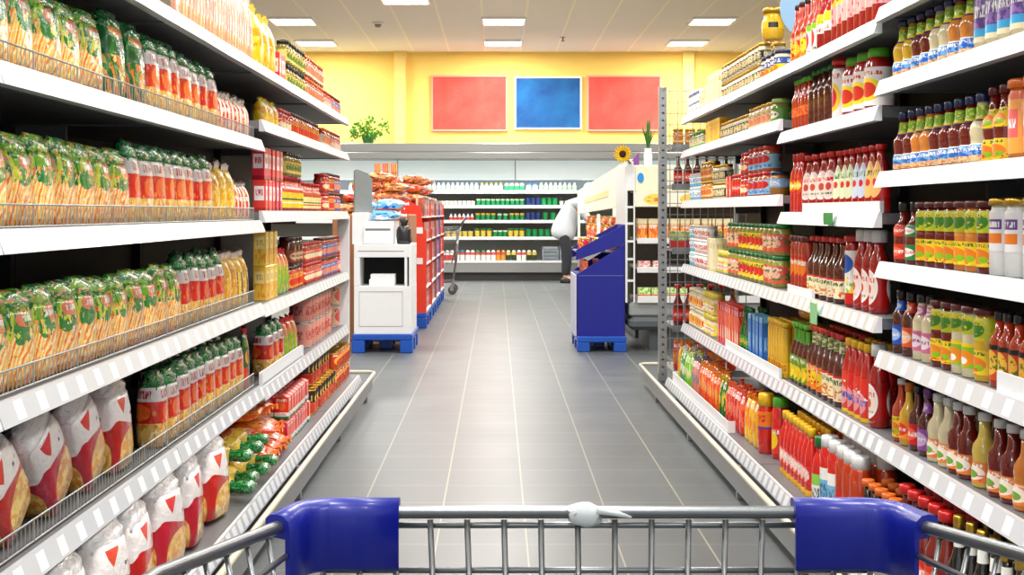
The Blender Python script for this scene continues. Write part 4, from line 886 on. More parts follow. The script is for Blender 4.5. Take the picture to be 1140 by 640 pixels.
# the five leaning white and red bags on the fifth shelf, and the ones on the bottom deck
def lean(key, x, y, z, rx, ry, rz, label, group):
    o = place(key, x, y, z, 0, label, group)
    m = Matrix.Rotation(rz, 3, 'Z') @ Matrix.Rotation(-ry, 3, 'Y') @ Matrix.Rotation(rx, 3, 'X')
    o.rotation_euler = m.to_euler()
    return o
WG = 'white and red pasta bags on the pasta side'
for k, (y, tl) in enumerate(((2.22, .70), (2.46, .68), (2.70, .62), (2.93, .46), (3.13, .03))):
    lean('wr', -.968, y, z+.002+.06*abs(math.sin(tl)), 0, tl, PI/2, ('white and red pasta bag on fifth shelf, '+('upright beside tomato label bags','leaning, next to the upright one','leaning, third from the upright one','leaning, fourth from the upright one','leaning, fifth from the upright one')[4-k]), WG)
lean('wr', -1.09, 3.04, z+.03, 0, .2, PI/2, 'white and red pasta bag behind the front ones on fifth shelf', WG)
for k, y in enumerate((2.58, 2.82, 3.06, 3.32, 3.60, 3.88)):
    lean('wrb', -.900, y, .158, 0, .03*((-1)**k), PI/2+.1*((-1)**k), 'white and red pasta bag on bottom deck, front row, %s from the green bags' % ORD[6-k], WG)
for k, y in enumerate((3.2, 3.45, 3.72, 3.98)):
    lean('wrb', -1.045, y, .156, 0, .0, PI/2, 'white and red pasta bag on bottom deck, rear row, %s from green bags' % ORD[4-k], WG)
def lay(key, x, y, z, yaw, roll, label, group, pitch=0):
    """lying on its back, its top towards yaw"""
    o = place(key, x, y, z, 0, label, group)
    m = Matrix.Rotation(yaw, 3, 'Z') @ Matrix.Rotation(roll, 3, 'Y') @ Matrix.Rotation(-PI/2+pitch, 3, 'X')
    o.rotation_euler = m.to_euler(); return o
GG = 'green topped pasta bags lying on the bottom deck'
for k, (x, y, zz) in enumerate(((-1.09,4.14,.20),(-1.09,4.28,.20),(-1.09,4.42,.20),(-1.09,4.56,.20),(-1.10,4.20,.286),(-1.10,4.34,.286),(-1.10,4.48,.286))):
    lay('gy', x, y, zz, -PI/2-.08+.03*k, .04, ('yellow pasta bag with green gathered top lying on bottom deck, %s' % ('nearest of lower layer','second of lower layer','third of lower layer','farthest of lower layer','nearest of upper layer','middle of upper layer','farthest of upper layer')[k]), GG)
OG = 'orange snack bags on the bottom deck'
for k, (x, y, zz, yw) in enumerate(((-1.03,4.73,.19,-1.5),(-1.03,4.88,.19,-1.62),(-1.03,5.02,.19,-1.55),(-1.06,4.66,.268,-1.6),(-1.03,4.80,.268,-1.45),(-1.05,4.95,.268,-1.6),(-1.06,4.74,.346,-1.5),(-1.06,4.89,.346,-1.65))):
    lay('orbag', x, y, zz, yw, .05*((-1)**k), 'orange red snack bag in heap on bottom deck, '+('nearest at the bottom','middle at the bottom','farthest at the bottom','nearest in middle layer','middle of middle layer','farthest in middle layer','nearest on top','farthest on top')[k], OG)

# pasta side, far bays
z = deck(LF[0]); n_ = P('top', 'far')
run(-1, n_, z, ['redbox'], 301, 312); run(-1, n_, z, ['jar_dk'], 314, 334, tiers=2); run(-1, n_, z, ['jar_wr'], 335, 355, tiers=2); run(-1, n_, z, ['jar_blu','jar_pk'], 356, 388)
z = deck(LF[1]); n_ = P('second', 'far')
run(-1, n_, z, ['ynood'], 288, 304); run(-1, n_, z, ['jar_rl2'], 305, 318); run(-1, n_, z, ['jar_or'], 319, 350); run(-1, n_, z, ['jar_wr'], 355, 363); run(-1, n_, z, ['jar_pk'], 364, 386)
z = deck(LF[2]); n_ = P('third', 'far')
run(-1, n_, z, ['redbox'], 288, 309, tiers=2); run(-1, n_, z, ['bot_mix'], 309, 333, tiers=1); run(-1, n_, z, ['bot_thin'], 332, 354, tiers=1)
run(-1, n_, z, ['jar_blu','jar_or','jar_rl2'], 355, 386, tiers=2)
z2 = z+.157; run(-1, n_+' stacked', z2, ['jar_dk'], 313, 330, rows=1)
z = deck(LF[3]); n_ = P('fourth', 'far')
run(-1, n_, z, ['ybox'], 289, 303, tiers=1); run(-1, n_+' stacked', z+.136, ['ybox'], 289, 303)
run(-1, n_, z, ['rgbag'], 304, 317); run(-1, n_, z, ['jar_or'], 318, 326, tiers=1); run(-1, n_+' stacked', z+.106, ['jar_br'], 318, 330)
run(-1, n_, z, ['jar_or'], 327, 332); run(-1, n_, z, ['jar_rl2'], 334, 353, tiers=2); run(-1, n_, z, ['jar_blu'], 354, 371, tiers=2); run(-1, n_, z, ['jar_pk'], 372, 386, tiers=2)
z = deck(LF[4]); n_ = P('fifth', 'far')
run(-1, n_, z, ['tom'], 290, 309); run(-1, n_, z, ['rgbag'], 310, 326); run(-1, n_, z, ['tin_pink'], 333, 359, tiers=2, front=.90); run(-1, n_, z, ['ggbag'], 360, 368)
run(-1, n_, z, ['tin_pink2'], 368, 386, tiers=2)
z = .1508; n_ = 'bottom deck, tin bay'; f0 = .85
run(-1, n_, z, ['rcarton'], 313, 339, front=f0, rows=3); run(-1, n_+' stacked', z+.101, ['rcarton'], 314, 337, front=f0, rows=2)
run(-1, n_, z, ['tin_black'], 340, 366, front=f0, rows=2, tiers=1); run(-1, n_+' stacked', z+.117, ['tin_black'], 338, 359, front=f0+.03, rows=2)
run(-1, n_, z, ['tin_red'], 368, 400, front=f0, rows=2, tiers=2)

# ------------------------------------------------------------------ the chiller across the back
NAVYG = plain('pale_chiller_interior', (178,184,186), .6)
GREYP = plain('grey_chiller_panel', (150,152,152), .4, .3)
GREYD = plain('dark_grey_kick', (70,70,72), .5)
CANOP = plain('silver_canopy', (142,143,141), .35, .4)
RAILW = plain('white_chiller_rail', (236,240,242), .3)
t = thing('dairy_chiller', 'long open dairy chiller running across the back wall', 'chiller', (0, 20.1, 0))
xl, xr = -5.2, 4.4
part('kick', MB().box(xl, .10, 0, xr, .14, .13), GREYD, t)
part('base_panel', MB().box(xl, 0, .13, xr, .06, .29, ch=.008).box(xl, .06, .13, xr, 1.0, .16), GREYP, t)
part('tray_rail', MB().box(xl, -.01, .285, xr, .02, .325, ch=.004), RAILW, t)
part('back_panel', MB().box(xl, 1.0, .16, xr, 1.04, 1.92), NAVYG, t)
part('canopy', MB().box(xl, -.20, 2.05, xr, 1.05, 2.19, ch=.01).box(xl, -.24, 1.935, xr, 1.05, 2.045, ch=.008), CANOP, t)
SIGN = NT('lit_header_sign')
n1 = SIGN.noise(1.5, SIGN.objco(), 2)
cc = SIGN.mix(n1, srgb((206,230,234)), srgb((236,244,244)))
SIGN.l.new(cc, SIGN.b.inputs['Base Color']); SIGN.l.new(cc, SIGN.b.inputs['Emission Color']); SIGN.b.inputs['Emission Strength'].default_value = .38
sg = part('header_sign', MB().box(xl, .22, 1.62, xr, .25, 1.932), SIGN.m, t)
for x in (-3.5, -1.60, .30, 2.2):
    part('header_divider', MB().box(x-.008, .20, 1.62, x+.008, .22, 1.93), GREYP, sg)
RAILH = (1.449, 1.209, .97, .70)
for z in RAILH:
    sh = part('shelf', MB().box(xl, .27, z-.05, xr, .99, z-.03), plain('chiller_shelf_steel', (170,174,176), .4, .3), t)
    part('price_rail', MB().box(xl, .25, z-.05, xr, .268, z, ch=.003), RAILW, sh)
part('tray', MB().box(xl, .065, .22, xr, .99, .24), plain('chiller_shelf_steel', (170,174,176), .4, .3), t)

def small(key, name, cat, look, prof_, r, h, cols):
    """little one-mesh chiller goods: body, label band and cap in three materials"""
    mb = MB()
    for a, b in zip(prof_, prof_[1:]):
        mb.loft([(a[0]*h, a[1]*r, a[1]*r*(.9), a[3] if len(a) > 3 else 2), (b[0]*h, b[1]*r, b[1]*r*.9, a[3] if len(a) > 3 else 2)], 10, mi=a[2], cap=(b is prof_[-1] or a is prof_[0]))
    KIND[key] = dict(name=name, cat=cat, look=look, w=2*r, d=2*r, h=h, parts=[('body', mb.mesh(name, cols))])
def bt(key, look, r, h, a, b, c):
    small(key, 'milk_bottle', 'bottle', look, [(0,.95,0),(.15,1,1),(.6,1,0),(.78,.6,0),(.84,.5,2),(1,.48,2)], r, h, [a, b, c])
def cp(key, look, r, h, a, b, c):
    small(key, 'yoghurt_pot', 'pot', look, [(0,.8,0),(.2,.86,1),(.8,.97,0),(.9,1.06,2),(1,1.04,2)], r, h, [a, b, c])
def ct(key, look, r, h, a, b, c):
    small(key, 'juice_carton', 'carton', look, [(0,1,0,8),(.2,1,1,8),(.7,1,0,8),(.86,.94,2,8),(1,.55,2,8)], r, h, [a, b, c])
pl = lambda n, c: plain(n, c, .35, coat=.2)
Wc, Cc, Gc, Bc, Yc, Rc, Oc, Lc, Kc, Nc = (pl('carton_white',(246,248,246)), pl('carton_cream',(244,236,200)), pl('carton_green',(20,150,80)), pl('carton_blue',(30,90,200)), pl('carton_yellow',(236,206,80)),
      pl('carton_red',(220,80,70)), pl('carton_orange',(244,160,60)), pl('carton_pale_green',(160,210,150)), pl('carton_dark_green',(50,70,40)), pl('carton_navy',(40,60,120)))
bt('m_white', 'white milk bottle', .036, .155, Wc, Lc, Wc); bt('m_cream', 'cream coloured milk bottle', .036, .155, Cc, Wc, Yc); ct('m_green', 'pale green carton', .034, .15, Lc, Gc, Wc)
ct('m_blue', 'blue and white carton', .038, .155, Bc, Wc, Bc); cp('y_white', 'small white yoghurt pot', .034, .10, Wc, Cc, Wc); cp('y_mix', 'pale green yoghurt pot', .038, .135, Wc, Gc, Lc)
cp('y_or', 'yellow green yoghurt pot', .038, .14, Yc, Gc, Oc); cp('y_blue', 'dark blue tall pot', .038, .15, Bc, Nc, Nc); cp('y_green', 'bright green tall pot', .044, .15, Gc, Gc, Gc)
cp('y_cream', 'cream yoghurt pot', .044, .13, Cc, Yc, Kc); cp('y_dark', 'dark green pot with yellow band', .044, .16, Kc, Yc, Gc); bt('m_small', 'small white bottle on third shelf', .033, .13, Wc, Rc, Wc)
ct('b_red', 'white red tub carton', .036, .24, Wc, Rc, Wc); ct('b_blue', 'teal tub carton', .036, .24, Rc, Wc, pl('carton_teal',(0,130,170))); ct('b_green', 'green lid tub carton', .036, .24, Rc, Wc, Gc); ct('b_cream', 'cream green tub carton', .036, .24, Yc, Kc, Cc); ct('b_or', 'orange tub carton', .036, .24, Rc, Oc, Oc)
ct('b_white','plain white tub carton', .036, .24, Rc, Wc, Wc)
def chill(shelf, z, spec, Y=20.45):
    for px0, px1, key in spec:
        K = KIND[key]; xa, xb = (px0-553)*Y/1400, (px1-553)*Y/1400
        w = K['w']*1.04; n = max(1, int((xb-xa)/w+.15)); st = max((xb-xa)/n, w)
        for i in range(n):
            kk = (shelf, key); RUNC[kk] = RUNC.get(kk, 0)+1
            q = RUNC[kk]
            place(key, xb-st*(i+.5), Y+random.uniform(0,.01), z, random.uniform(-.15,.15),
                  '%s, %s from person end, %s' % (K['look'], ORD[q] if q < len(ORD) else str(q), shelf), '%ss on %s' % (K['look'], shelf))
chill('top chiller shelf', RAILH[0]-.029, [(600,642,'m_white'),(585,599,'m_blue'),(561,584,'m_green'),(534,560,'m_cream'),(470,533,'m_white'),(388,469,'m_cream')])
chill('second chiller shelf', RAILH[1]-.029, [(622,634,'y_white'),(603,621,'y_green'),(585,602,'y_blue'),(530,584,'y_mix'),(486,529,'y_white'),(388,440,'y_white')])
chill('third chiller shelf', RAILH[2]-.029, [(603,620,'y_green'),(585,602,'y_blue'),(567,584,'y_or'),(553,566,'y_mix'),(529,552,'y_or'),(500,528,'m_small'),(388,440,'y_or')])
chill('fourth chiller shelf', RAILH[3]-.029, [(585,620,'y_green'),(566,584,'y_dark'),(549,565,'y_mix'),(528,548,'y_dark'),(496,527,'y_cream')])
chill('bottom chiller tray', .2415, [(586,598,'b_cream'),(575,586,'b_white'),(563,575,'b_cream'),(552,563,'b_or'),(541,552,'b_white'),(529,541,'b_green'),(518,529,'b_white'),(506,518,'b_blue'),(490,506,'b_red')], Y=20.28)
CRATEM = plain('grey_crate_plastic', (176,186,196), .45)
for k, (x, w) in enumerate(((.865, .25), (1.14, .25))):
    mb = MB()
    for yy in (0, .30): 
        mb.box(-w/2, yy, 0, w/2, yy+.012, .03).box(-w/2, yy, .27, w/2, yy+.012, .30)
        for j in range(6):
            for s_ in (-1, 1):
                x0 = -w/2+w*j/6; x1 = x0+w/6
                mb.bar((x0 if s_ > 0 else x1, yy+.006, .03), (x1 if s_ > 0 else x0, yy+.006, .15), .005); mb.bar((x1 if s_ > 0 else x0, yy+.006, .15), (x0 if s_ > 0 else x1, yy+.006, .27), .005)
    mb.box(-w/2, 0, 0, -w/2+.012, .312, .30).box(w/2-.012, 0, 0, w/2, .312, .30).box(-w/2, 0, 0, w/2, .312, .012)
    tag(link('milk_crate', mb.mesh('milk_crate', CRATEM), None, (x, 20.20, .2415)), 'grey lattice plastic crate in chiller tray, %s' % ('beside the tub cartons','nearest the bending person')[k], 'crate', 'plastic crates in the chiller')

# plant on the canopy
t = thing('potted_plant', 'bushy green potted plant on top of the chiller canopy', 'plant', (-2.06, 20.15, 2.191))
part('pot', MB().loft([(0,.07,.07,2),(.01,.08,.08,2),(.10,.10,.10,2),(.105,.11,.11,2),(.12,.11,.11,2)], 16), plain('green_pot_glaze', (70,130,70), .4), t)
rng = random.Random(3); st = MB(); lv = MB()
for k in range(34):
    a = rng.uniform(0, 2*PI); R = rng.uniform(.10, .34); hh = rng.uniform(.0, .40)*(1-.5*R/.34)+.10
    p = Vector((R*math.cos(a), R*.6*math.sin(a), hh)); m = Vector((p.x*.4, p.y*.4, max(.14, p.z*.8)))
    st.tube([(0,0,.11), m, p], .003, 4)
    for q in range(10):
        c = p + Vector((rng.gauss(0,.035), rng.gauss(0,.03), rng.gauss(0,.035))); c.z = max(c.z, .045)
        u = Vector((rng.uniform(-1,1), rng.uniform(-1,1), rng.uniform(-.4,1))).normalized(); w = u.cross(Vector((rng.uniform(-1,1),rng.uniform(-1,1),rng.uniform(-1,1)))).normalized()
        n = u.cross(w); s_ = rng.uniform(.022,.036)
        b = len(lv.v); lv.v += [c-u*s_, c+w*s_*.7+n*.004, c+u*s_, c-w*s_*.7+n*.004, c-n*.003]
        for f in ((0,1,4),(1,2,4),(2,3,4),(3,0,4)): lv.face([b+i for i in f])
part('stems', st, plain('plant_stem_green', (90,130,50), .6), t)
part('foliage', lv, plain('leaf_green', (92,176,40), .5, var=.35, scale=9), t)

# ------------------------------------------------------------------ person bending into the chiller end
def skinned(name, verts, edges, radii, mat, parent, sub=2, root=0):
    me = bpy.data.meshes.new(name); me.from_pydata(verts, edges, []); me.materials.append(mat)
    o = link(name, me, parent)
    o.modifiers.new('skin', 'SKIN'); sv = me.skin_vertices[0].data
    for i, r in enumerate(radii):
        sv[i].radius = (r, r) if not isinstance(r, tuple) else r
        sv[i].use_root = (i == root)
    mo = o.modifiers.new('sub', 'SUBSURF'); mo.levels = sub; mo.render_levels = sub
    for p in me.polygons: p.use_smooth = True
    o.modifiers['skin'].use_smooth_shade = True
    return o
SKIN = plain('skin', (214,160,130), .5, var=.04)
pe = thing('person', 'person in white coat and dark trousers bending towards the chiller end', 'person', (1.06, 19.55, 0))
V = [(0,0,.90),(.05,0,1.02),(.14,0,1.16),(.22,0,1.26),(.27,-.01,1.31),(.33,-.02,1.35),          # pelvis to head base
     (-.02,-.09,.86),(.02,-.10,.47),(.0,-.10,.09),(.10,-.12,.04),                         # left leg
     (-.02,.09,.86),(.05,.11,.47),(.03,.11,.09),(.13,.12,.04),                            # right leg
     (.22,-.17,1.23),(.33,-.21,1.02),(.46,-.20,.90),(.52,-.19,.86),
     (.22,.17,1.23),(.34,.20,1.00),(.48,.18,.90),(.54,.17,.86)]
E = [(0,1),(1,2),(2,3),(3,4),(4,5),(0,6),(6,7),(7,8),(8,9),(0,10),(10,11),(11,12),(12,13),(3,14),(14,15),(15,16),(16,17),(3,18),(18,19),(19,20),(20,21)]
R_ = [.13,.12,.13,.13,.055,.05,.085,.06,.045,.035,.085,.06,.045,.035,.05,.04,.03,.026,.05,.04,.03,.026]
skinned('body', V, E, R_, SKIN, pe)
hd = MB().ball((.40,-.02,1.42), .095, .078, .118, 16, 12)
hd.ball((.485,-.02,1.405), .018, .014, .022, 8, 6).ball((.40,-.098,1.41), .018, .010, .03, 8, 6).ball((.40,.058,1.41), .018, .010, .03, 8, 6)
hdo = part('head', hd, SKIN, pe)
fm = MB().ball((.482,-.045,1.435), .010, .012, .009, 8, 6).ball((.482,.005,1.435), .010, .012, .009, 8, 6)
part('eyes', fm, plain('dark_eye', (40,30,26), .3), hdo)
part('mouth', MB().ball((.478,-.02,1.365), .008, .022, .006, 8, 6), plain('lip_red', (170,84,76), .5), hdo)
part('hair', MB().ball((.375,-.02,1.45), .098, .088, .112, 16, 12), plain('grey_hair', (206,206,204), .8), pe)
for s_ in (-1, 1):
    h_ = MB(); bx, by = .54, .18*s_
    h_.ball((bx,by,.85), .035, .022, .045, 10, 8)
    for j, (dx, ln) in enumerate(((.024,.06),(.009,.07),(-.007,.066),(-.022,.052))):
        h_.tube([(bx+dx,by,.82),(bx+dx+.012,by,.82-ln*.55),(bx+dx+.006,by,.82-ln)], [.009,.008,.006], 8)
    h_.tube([(bx+.03,by,.86),(bx+.055,by-.01*s_,.835),(bx+.06,by-.012*s_,.81)], [.011,.009,.007], 8)
    part('hand', h_, SKIN, pe)
COAT = plain('white_coat_cloth', (206,213,220), .8, var=.05, scale=8)
cw = skinned('coat', [(-.06,0,.64),(-.01,0,.86),(.05,0,1.03),(.14,0,1.17),(.22,0,1.25),(.26,0,1.29),(.22,-.17,1.23),(.33,-.21,1.02),(.43,-.20,.92),(.22,.17,1.23),(.34,.20,1.00),(.45,.18,.92)],
     [(0,1),(1,2),(2,3),(3,4),(4,5),(4,6),(6,7),(7,8),(4,9),(9,10),(10,11)], [(.20,.22),(.185,.21),(.15,.17),(.155,.17),(.14,.14),.07,.075,.058,.048,.075,.058,.048], COAT, pe)
TR = plain('dark_trouser_cloth', (44,46,54), .85)
skinned('trousers', [(0,0,.80),(-.02,-.09,.76),(.02,-.10,.47),(.0,-.10,.10),(-.02,.09,.76),(.05,.11,.47),(.03,.11,.10)],
     [(0,1),(1,2),(2,3),(0,4),(4,5),(5,6)], [.09,.095,.08,.065,.095,.08,.065], TR, pe)
for s_, x in ((-1,.05),(1,.08)):
    part('shoe', MB().loft([(0,.13,.045,2.6),(.02,.135,.05,2.6),(.05,.12,.045,2.4,-.01,0),(.085,.06,.038,2.2,-.055,0)], 16, M=Matrix.Translation((x,.11*s_,.002))), plain('black_shoe_leather', (26,26,28), .4), pe)

# ------------------------------------------------------------------ shopping carts
def shopping_cart(loc, rz, label, W=.262, WR=.350, L=.95, taped=False):
    t = thing('shopping_cart', label, 'shopping cart', loc, rz, None)
    zr, zR = .8375, .908
    fr = MB()
    # rim, rounded at the front corners
    pts = [(-WR, -L, zR), (-W-.055, -.25, zr+.017), (-W-.010, -.075, zr+.003)]
    for k in range(0, 7):
        a = PI-PI/2*k/6; pts.append((-W+.035+.035*math.cos(a), -.035+.035*math.sin(a), zr))
    for k in range(0, 7):
        a = PI/2-PI/2*k/6; pts.append((W-.035+.035*math.cos(a), -.035+.035*math.sin(a), zr))
    pts += [(W+.010, -.075, zr+.003), (W+.055, -.25, zr+.017), (WR, -L, zR)]
    fr.tube(pts, .0056, 12)
    part('rim', fr, CHROME, t)
    # front grid
    g = MB(); zb = .46; yb = -.03; wb = W-.05
    n = 15
    def P_(u, f): return Vector(((2*u-1)*((W-.02)*(1-f)+wb*f), -.001+(yb+.001)*f, zr-.006+(zb-zr+.006)*f))
    for k in range(n+1): g.tube([P_(k/n, 0), P_(k/n, 1)], .0026, 6)
    for f in (.016, .120, .42, .70, 1.0): g.tube([P_(0, f)+Vector((0,.004,0)), P_(1, f)+Vector((0,.004,0))], .0028, 6)
    part('front_grid', g, CHROME, t)
    for s_ in (-1, 1):
        g = MB(); n2 = 26
        def Q_(u, f):
            top = Vector((s_*(W+(WR-W)*u+.045*math.sin(PI*min(1,u*1.6))**1*(.9-u*.9)), -.045-(L-.045)*u, zr+(zR-zr)*u-.004)); bot = Vector((s_*(wb+(.27-wb)*u), yb-(L-.20)*u, zb-.06*u))
            return top.lerp(bot, f)
        for k in range(n2+1): g.tube([Q_(k/n2, 0), Q_(k/n2, 1)], .0021, 6)
        for f in (.05, .16, .42, .70, 1.0): g.tube([Q_(0, f), Q_(1, f)], .0028, 6)
        part('side_grid', g, CHROME, t)
    g = MB()
    for k in range(15):
        u = k/14; a = Vector(((2*u-1)*wb, yb, zb)); b = Vector(((2*u-1)*.27, yb-(L-.20), zb-.06)); g.tube([a, b], .0021, 6)
    for k in range(7):
        u = k/6; y = yb-(L-.20)*u; w = wb+(.27-wb)*u; g.tube([(-w, y, zb-.06*u-.004), (w, y, zb-.06*u-.004)], .0026, 6)
    part('basket_floor', g, CHROME, t)
    g = MB()
    for k in range(13):
        u = k/12; g.tube([((2*u-1)*(WR-.01), -L, zR-.01), ((2*u-1)*.27, -L+.12, zb-.05)], .0021, 6)
    for f in (.15, .5, .85): g.tube([(-WR+.01+.07*f, -L+.12*f, zR-.01-(zR-zb+.04)*f), (WR-.01-.07*f, -L+.12*f, zR-.01-(zR-zb+.04)*f)], .0026, 6)
    part('rear_gate', g, CHROME, t)
    h = part('handle', MB().tube([(-WR, -L, zR), (-WR, -L-.05, zR+.09), (-WR+.03, -L-.07, zR+.11), (WR-.03, -L-.07, zR+.11), (WR, -L-.05, zR+.09), (WR, -L, zR)], .010, 10), CHROME, t)
    BP = plain('blue_bumper_plastic', (10,26,140), .38, coat=.15)
    part('grip', MB().tube([(-WR+.06, -L-.07, zR+.11), (WR-.06, -L-.07, zR+.11)], .017, 14), BP, h)
    u = MB()
    for s_ in (-1, 1):
        u.tube([(s_*WR*.95, -L+.03, zR-.05), (s_*.27, -L+.06, .45), (s_*.25, -L+.10, .17), (s_*.20, -.15, .13)], .010, 8)
        u.tube([(s_*.20, -.15, .13), (s_*wb, yb-.05, zb)], .008, 8)
    u.tube([(-.25, -L+.10, .17), (.25, -L+.10, .17)], .009, 8).tube([(-.20, -.15, .13), (.20, -.15, .13)], .009, 8)
    part('undercarriage', u, CHROME, t)
    for (x, y) in ((-.25, -L+.10), (.25, -L+.10), (-.20, -.15), (.20, -.15)):
        c = part('caster', MB().box(-.022, -.012, .05, -.018, .03, .125).box(.018, -.012, .05, .022, .03, .125).box(-.022, -.012, .12, .022, .03, .13), STEEL, t, (x, y, 0))
        part('wheel', MB().loft([(-.014,.050,.050,2),(-.011,.0595,.0595,2),(.011,.0595,.0595,2),(.014,.050,.050,2)], 20, M=Matrix.Translation((0,0,.0605)) @ Matrix.Rotation(PI/2,4,'Y')), plain('grey_rubber', (80,80,84), .6), c)
    # corner bumpers wrapped round the front of the rim
    for s_ in (-1, 1):
        b = MB(); path = [(W-.090, .001), (W-.03, .001)]
        for k in range(1, 8):
            a = PI/2-PI/2*k/7; path.append((W-.034+.035*math.cos(a), -.034+.035*math.sin(a)))
        path += [(W+.008, -.060)]
        sec = [(-.009,.0085),(-.006,.0115),(0,.0125),(.006,.0115),(.0115,.0070),(.0130,-.002),(.0130,-.046),(.0110,-.0485),(.0090,-.046),(.0085,-.008),(-.006,-.006),(-.009,-.003)]
        base = len(b.v); m = len(sec)
        for i, p in enumerate(path):
            a_ = path[max(i-1,0)]; c_ = path[min(i+1,len(path)-1)]
            d = Vector((c_[0]-a_[0], c_[1]-a_[1])).normalized(); nrm = Vector((-d.y, d.x))
            for (o_, z_) in sec: b.v.append(Vector((s_*(p[0]-nrm.x*o_), p[1]-nrm.y*o_, zr+z_)))
        for i in range(len(path)-1):
            for j in range(m):
                q = [base+i*m+j, base+i*m+(j+1)%m, base+(i+1)*m+(j+1)%m, base+(i+1)*m+j]
                b.face(q[::-1] if s_ > 0 else q, None, 0, True)
        b.face([base+j for j in range(m)]); b.face([base+(len(path)-1)*m+j for j in range(m)])
        o = part('corner_bumper', b, BP, t)
    if taped:
        w = MB(); rg = random.Random(5)
        x0 = .0
        w.loft([(-.0115, .006, .005, 2.2, .002, 0),(-.008, .014, .0085, 2.4, 0, 0),(0, .016, .0095, 2.4, -.001, 0),(.006, .012, .0078, 2.2, -.002, 0),(.0085, .005, .004, 2, 0, 0)], 16, wob=.22, M=Matrix.Translation((x0-.01, -.001, zr)))
        w.tube([(x0, -.006, zr+.003), (x0+.016, -.008, zr+.001), (x0+.030, -.007, zr-.003)], [.004,.003,.0012], 6)
        w.tube([(x0-.018, -.007, zr), (x0-.026, -.007, zr+.004)], [.003,.001], 6)
        tm = plain('clear_tape', (206,212,214), .2, coat=.6)
        part('tape_wad', w, tm, t)
    return t
shopping_cart((.087, 1.10, 0), 0, 'wire shopping cart with two blue corner bumpers in the foreground', taped=True)
shopping_cart((-1.44, 17.0, 0), PI/2, 'small distant wire shopping cart parked behind the red displays')

# ------------------------------------------------------------------ displays on blue pallets, pasta side of the aisle
PALB = plain('blue_pallet_plastic', (20,84,190), .4, coat=.1)
def pallet(x0, x1, y0, y1, label, h=.145):
    mb = MB()
    mb.box(x0, y0, h-.045, x1, y1, h, ch=.006)
    for x in (x0, (x0+x1)/2-.05, x1-.10):
        for y in (y0, (y0+y1)/2-.05, y1-.10): 
            if x == (x0+x1)/2-.05 and y == y0: continue
            mb.box(x, y, 0, x+.10, y+.10, h-.0455, ch=.006)
    cx, cy = (x0+x1)/2, (y0+y1)/2
    for i, v in enumerate(mb.v): mb.v[i] = Vector((v[0]-cx, v[1]-cy, v[2]))
    return tag(link('pallet', mb.mesh('pallet', PALB), None, (cx, cy, 0)), label, 'pallet', 'blue plastic pallets')
CARD = plain('white_cardboard', (240,241,243), .7, var=.02)
GREYC = plain('grey_printed_line', (150,152,158), .7)
BLKP = plain('black_plastic_sack', (22,22,26), .35, coat=.4)
pallet(-1.13, -.655, 9.80, 10.50, 'blue pallet under the white display box')
t = thing('cardboard_display', 'white cardboard display box with open upper compartment on blue pallet', 'display', (-.89, 9.82, .146))
w = .225
lb = part('lower_box', MB().box(-w, 0, 0, w, .62, .375, ch=.003), CARD, t)
part('panel_outline', MB().box(-w+.04, -.002, .06, w-.07, 0, .064).box(-w+.04, -.002, .33, w-.07, 0, .334).box(-w+.04, -.002, .06, -w+.043, 0, .334).box(w-.073, -.002, .06, w-.07, 0, .334), GREYC, lb)
part('upper_frame', MB().box(-w, 0, .376, -w+.045, .6, .60).box(w-.055, 0, .376, w-.035, .6, .60).box(w-.02, 0, .376, w, .6, .60).box(-w, .58, .376, w, .6, .60)
     .box(-w, 0, .60, w, .62, .70, ch=.003), CARD, t)
part('printed_line', MB().box(-w+.03, -.0015, .645, w-.06, 0, .652), GREYC, t)
part('dark_lining', MB().box(-w+.05, .30, .378, w-.06, .31, .598), plain('black_lining_board', (24,22,24), .8), t)  # black sheet added to paint the shade inside the open compartment
hd = part('header', MB().box(-w-.02, .05, .70, -w+.10, .60, .95, ch=.003).box(-w+.10, .08, .70, w-.145, .60, .88, ch=.003), CARD, t)
tag(link('paper_stack', MB().box(-.10,0,0,.10,.14,.05,ch=.002).box(-.09,.01,.0505,.10,.13,.09,ch=.002).mesh('paper_stack', CARD), None, (-.90, 9.86, .146+.3762)), 'stack of white papers inside the open display compartment', 'paper stack')
o = tag(link('leaflet_holder', MB().box(-.12,0,0,.10,.012,.15,ch=.002).mesh('leaflet_holder', PR('leaflet_print', (240,240,240), [('r',.05,.95,.70,.82,(110,104,110))], 1, .5, .1)), None, (-.92, 9.824, .8495)), 'white leaflet with grey stripe standing on white display', 'leaflet'); o.rotation_euler = (-.12, 0, .04)
bag('sack', 'bin_sack', 'black plastic sack', .12, .11, .20, BLKP, BLKP, 'gather', .1, cat='sack')
place('sack', -.732, 9.93, .847, 0, 'black plastic sack on top of white display box', None)
# bin of snack bags behind the white display
tag(link('cardboard_bin', MB().box(-1.40, 10.70, 0, -.74, 11.60, 1.08, ch=.01).mesh('cardboard_bin', plain('brown_cardboard', (180,120,84), .8))), 'brown cardboard bin heaped with snack bags behind white display', 'bin')
rg = random.Random(11)
bag('chips_r', 'snack_bag', 'red snack bag', .20, .085, .26, PR('red_snack_film', (214,50,34), [('n',3,.5,(236,120,60),0,1),('e',.5,.45,.3,.18,(250,190,120)),('n',6,.58,(150,40,30),0,1),('h',.88,1,(240,200,190))], 2, **FILM), plain('pale_snack_seal',(240,210,200),.3), 'fin', .06)
bag('chips_o', 'snack_bag', 'brown orange snack bag', .20, .085, .26, PR('brown_snack_film', (196,110,60), [('n',4,.5,(240,170,100),0,1),('n',6,.55,(120,60,36),0,1),('h',.88,1,(244,226,200))], 2, **FILM), plain('pale_snack_seal',(240,210,200),.3), 'fin', .06)
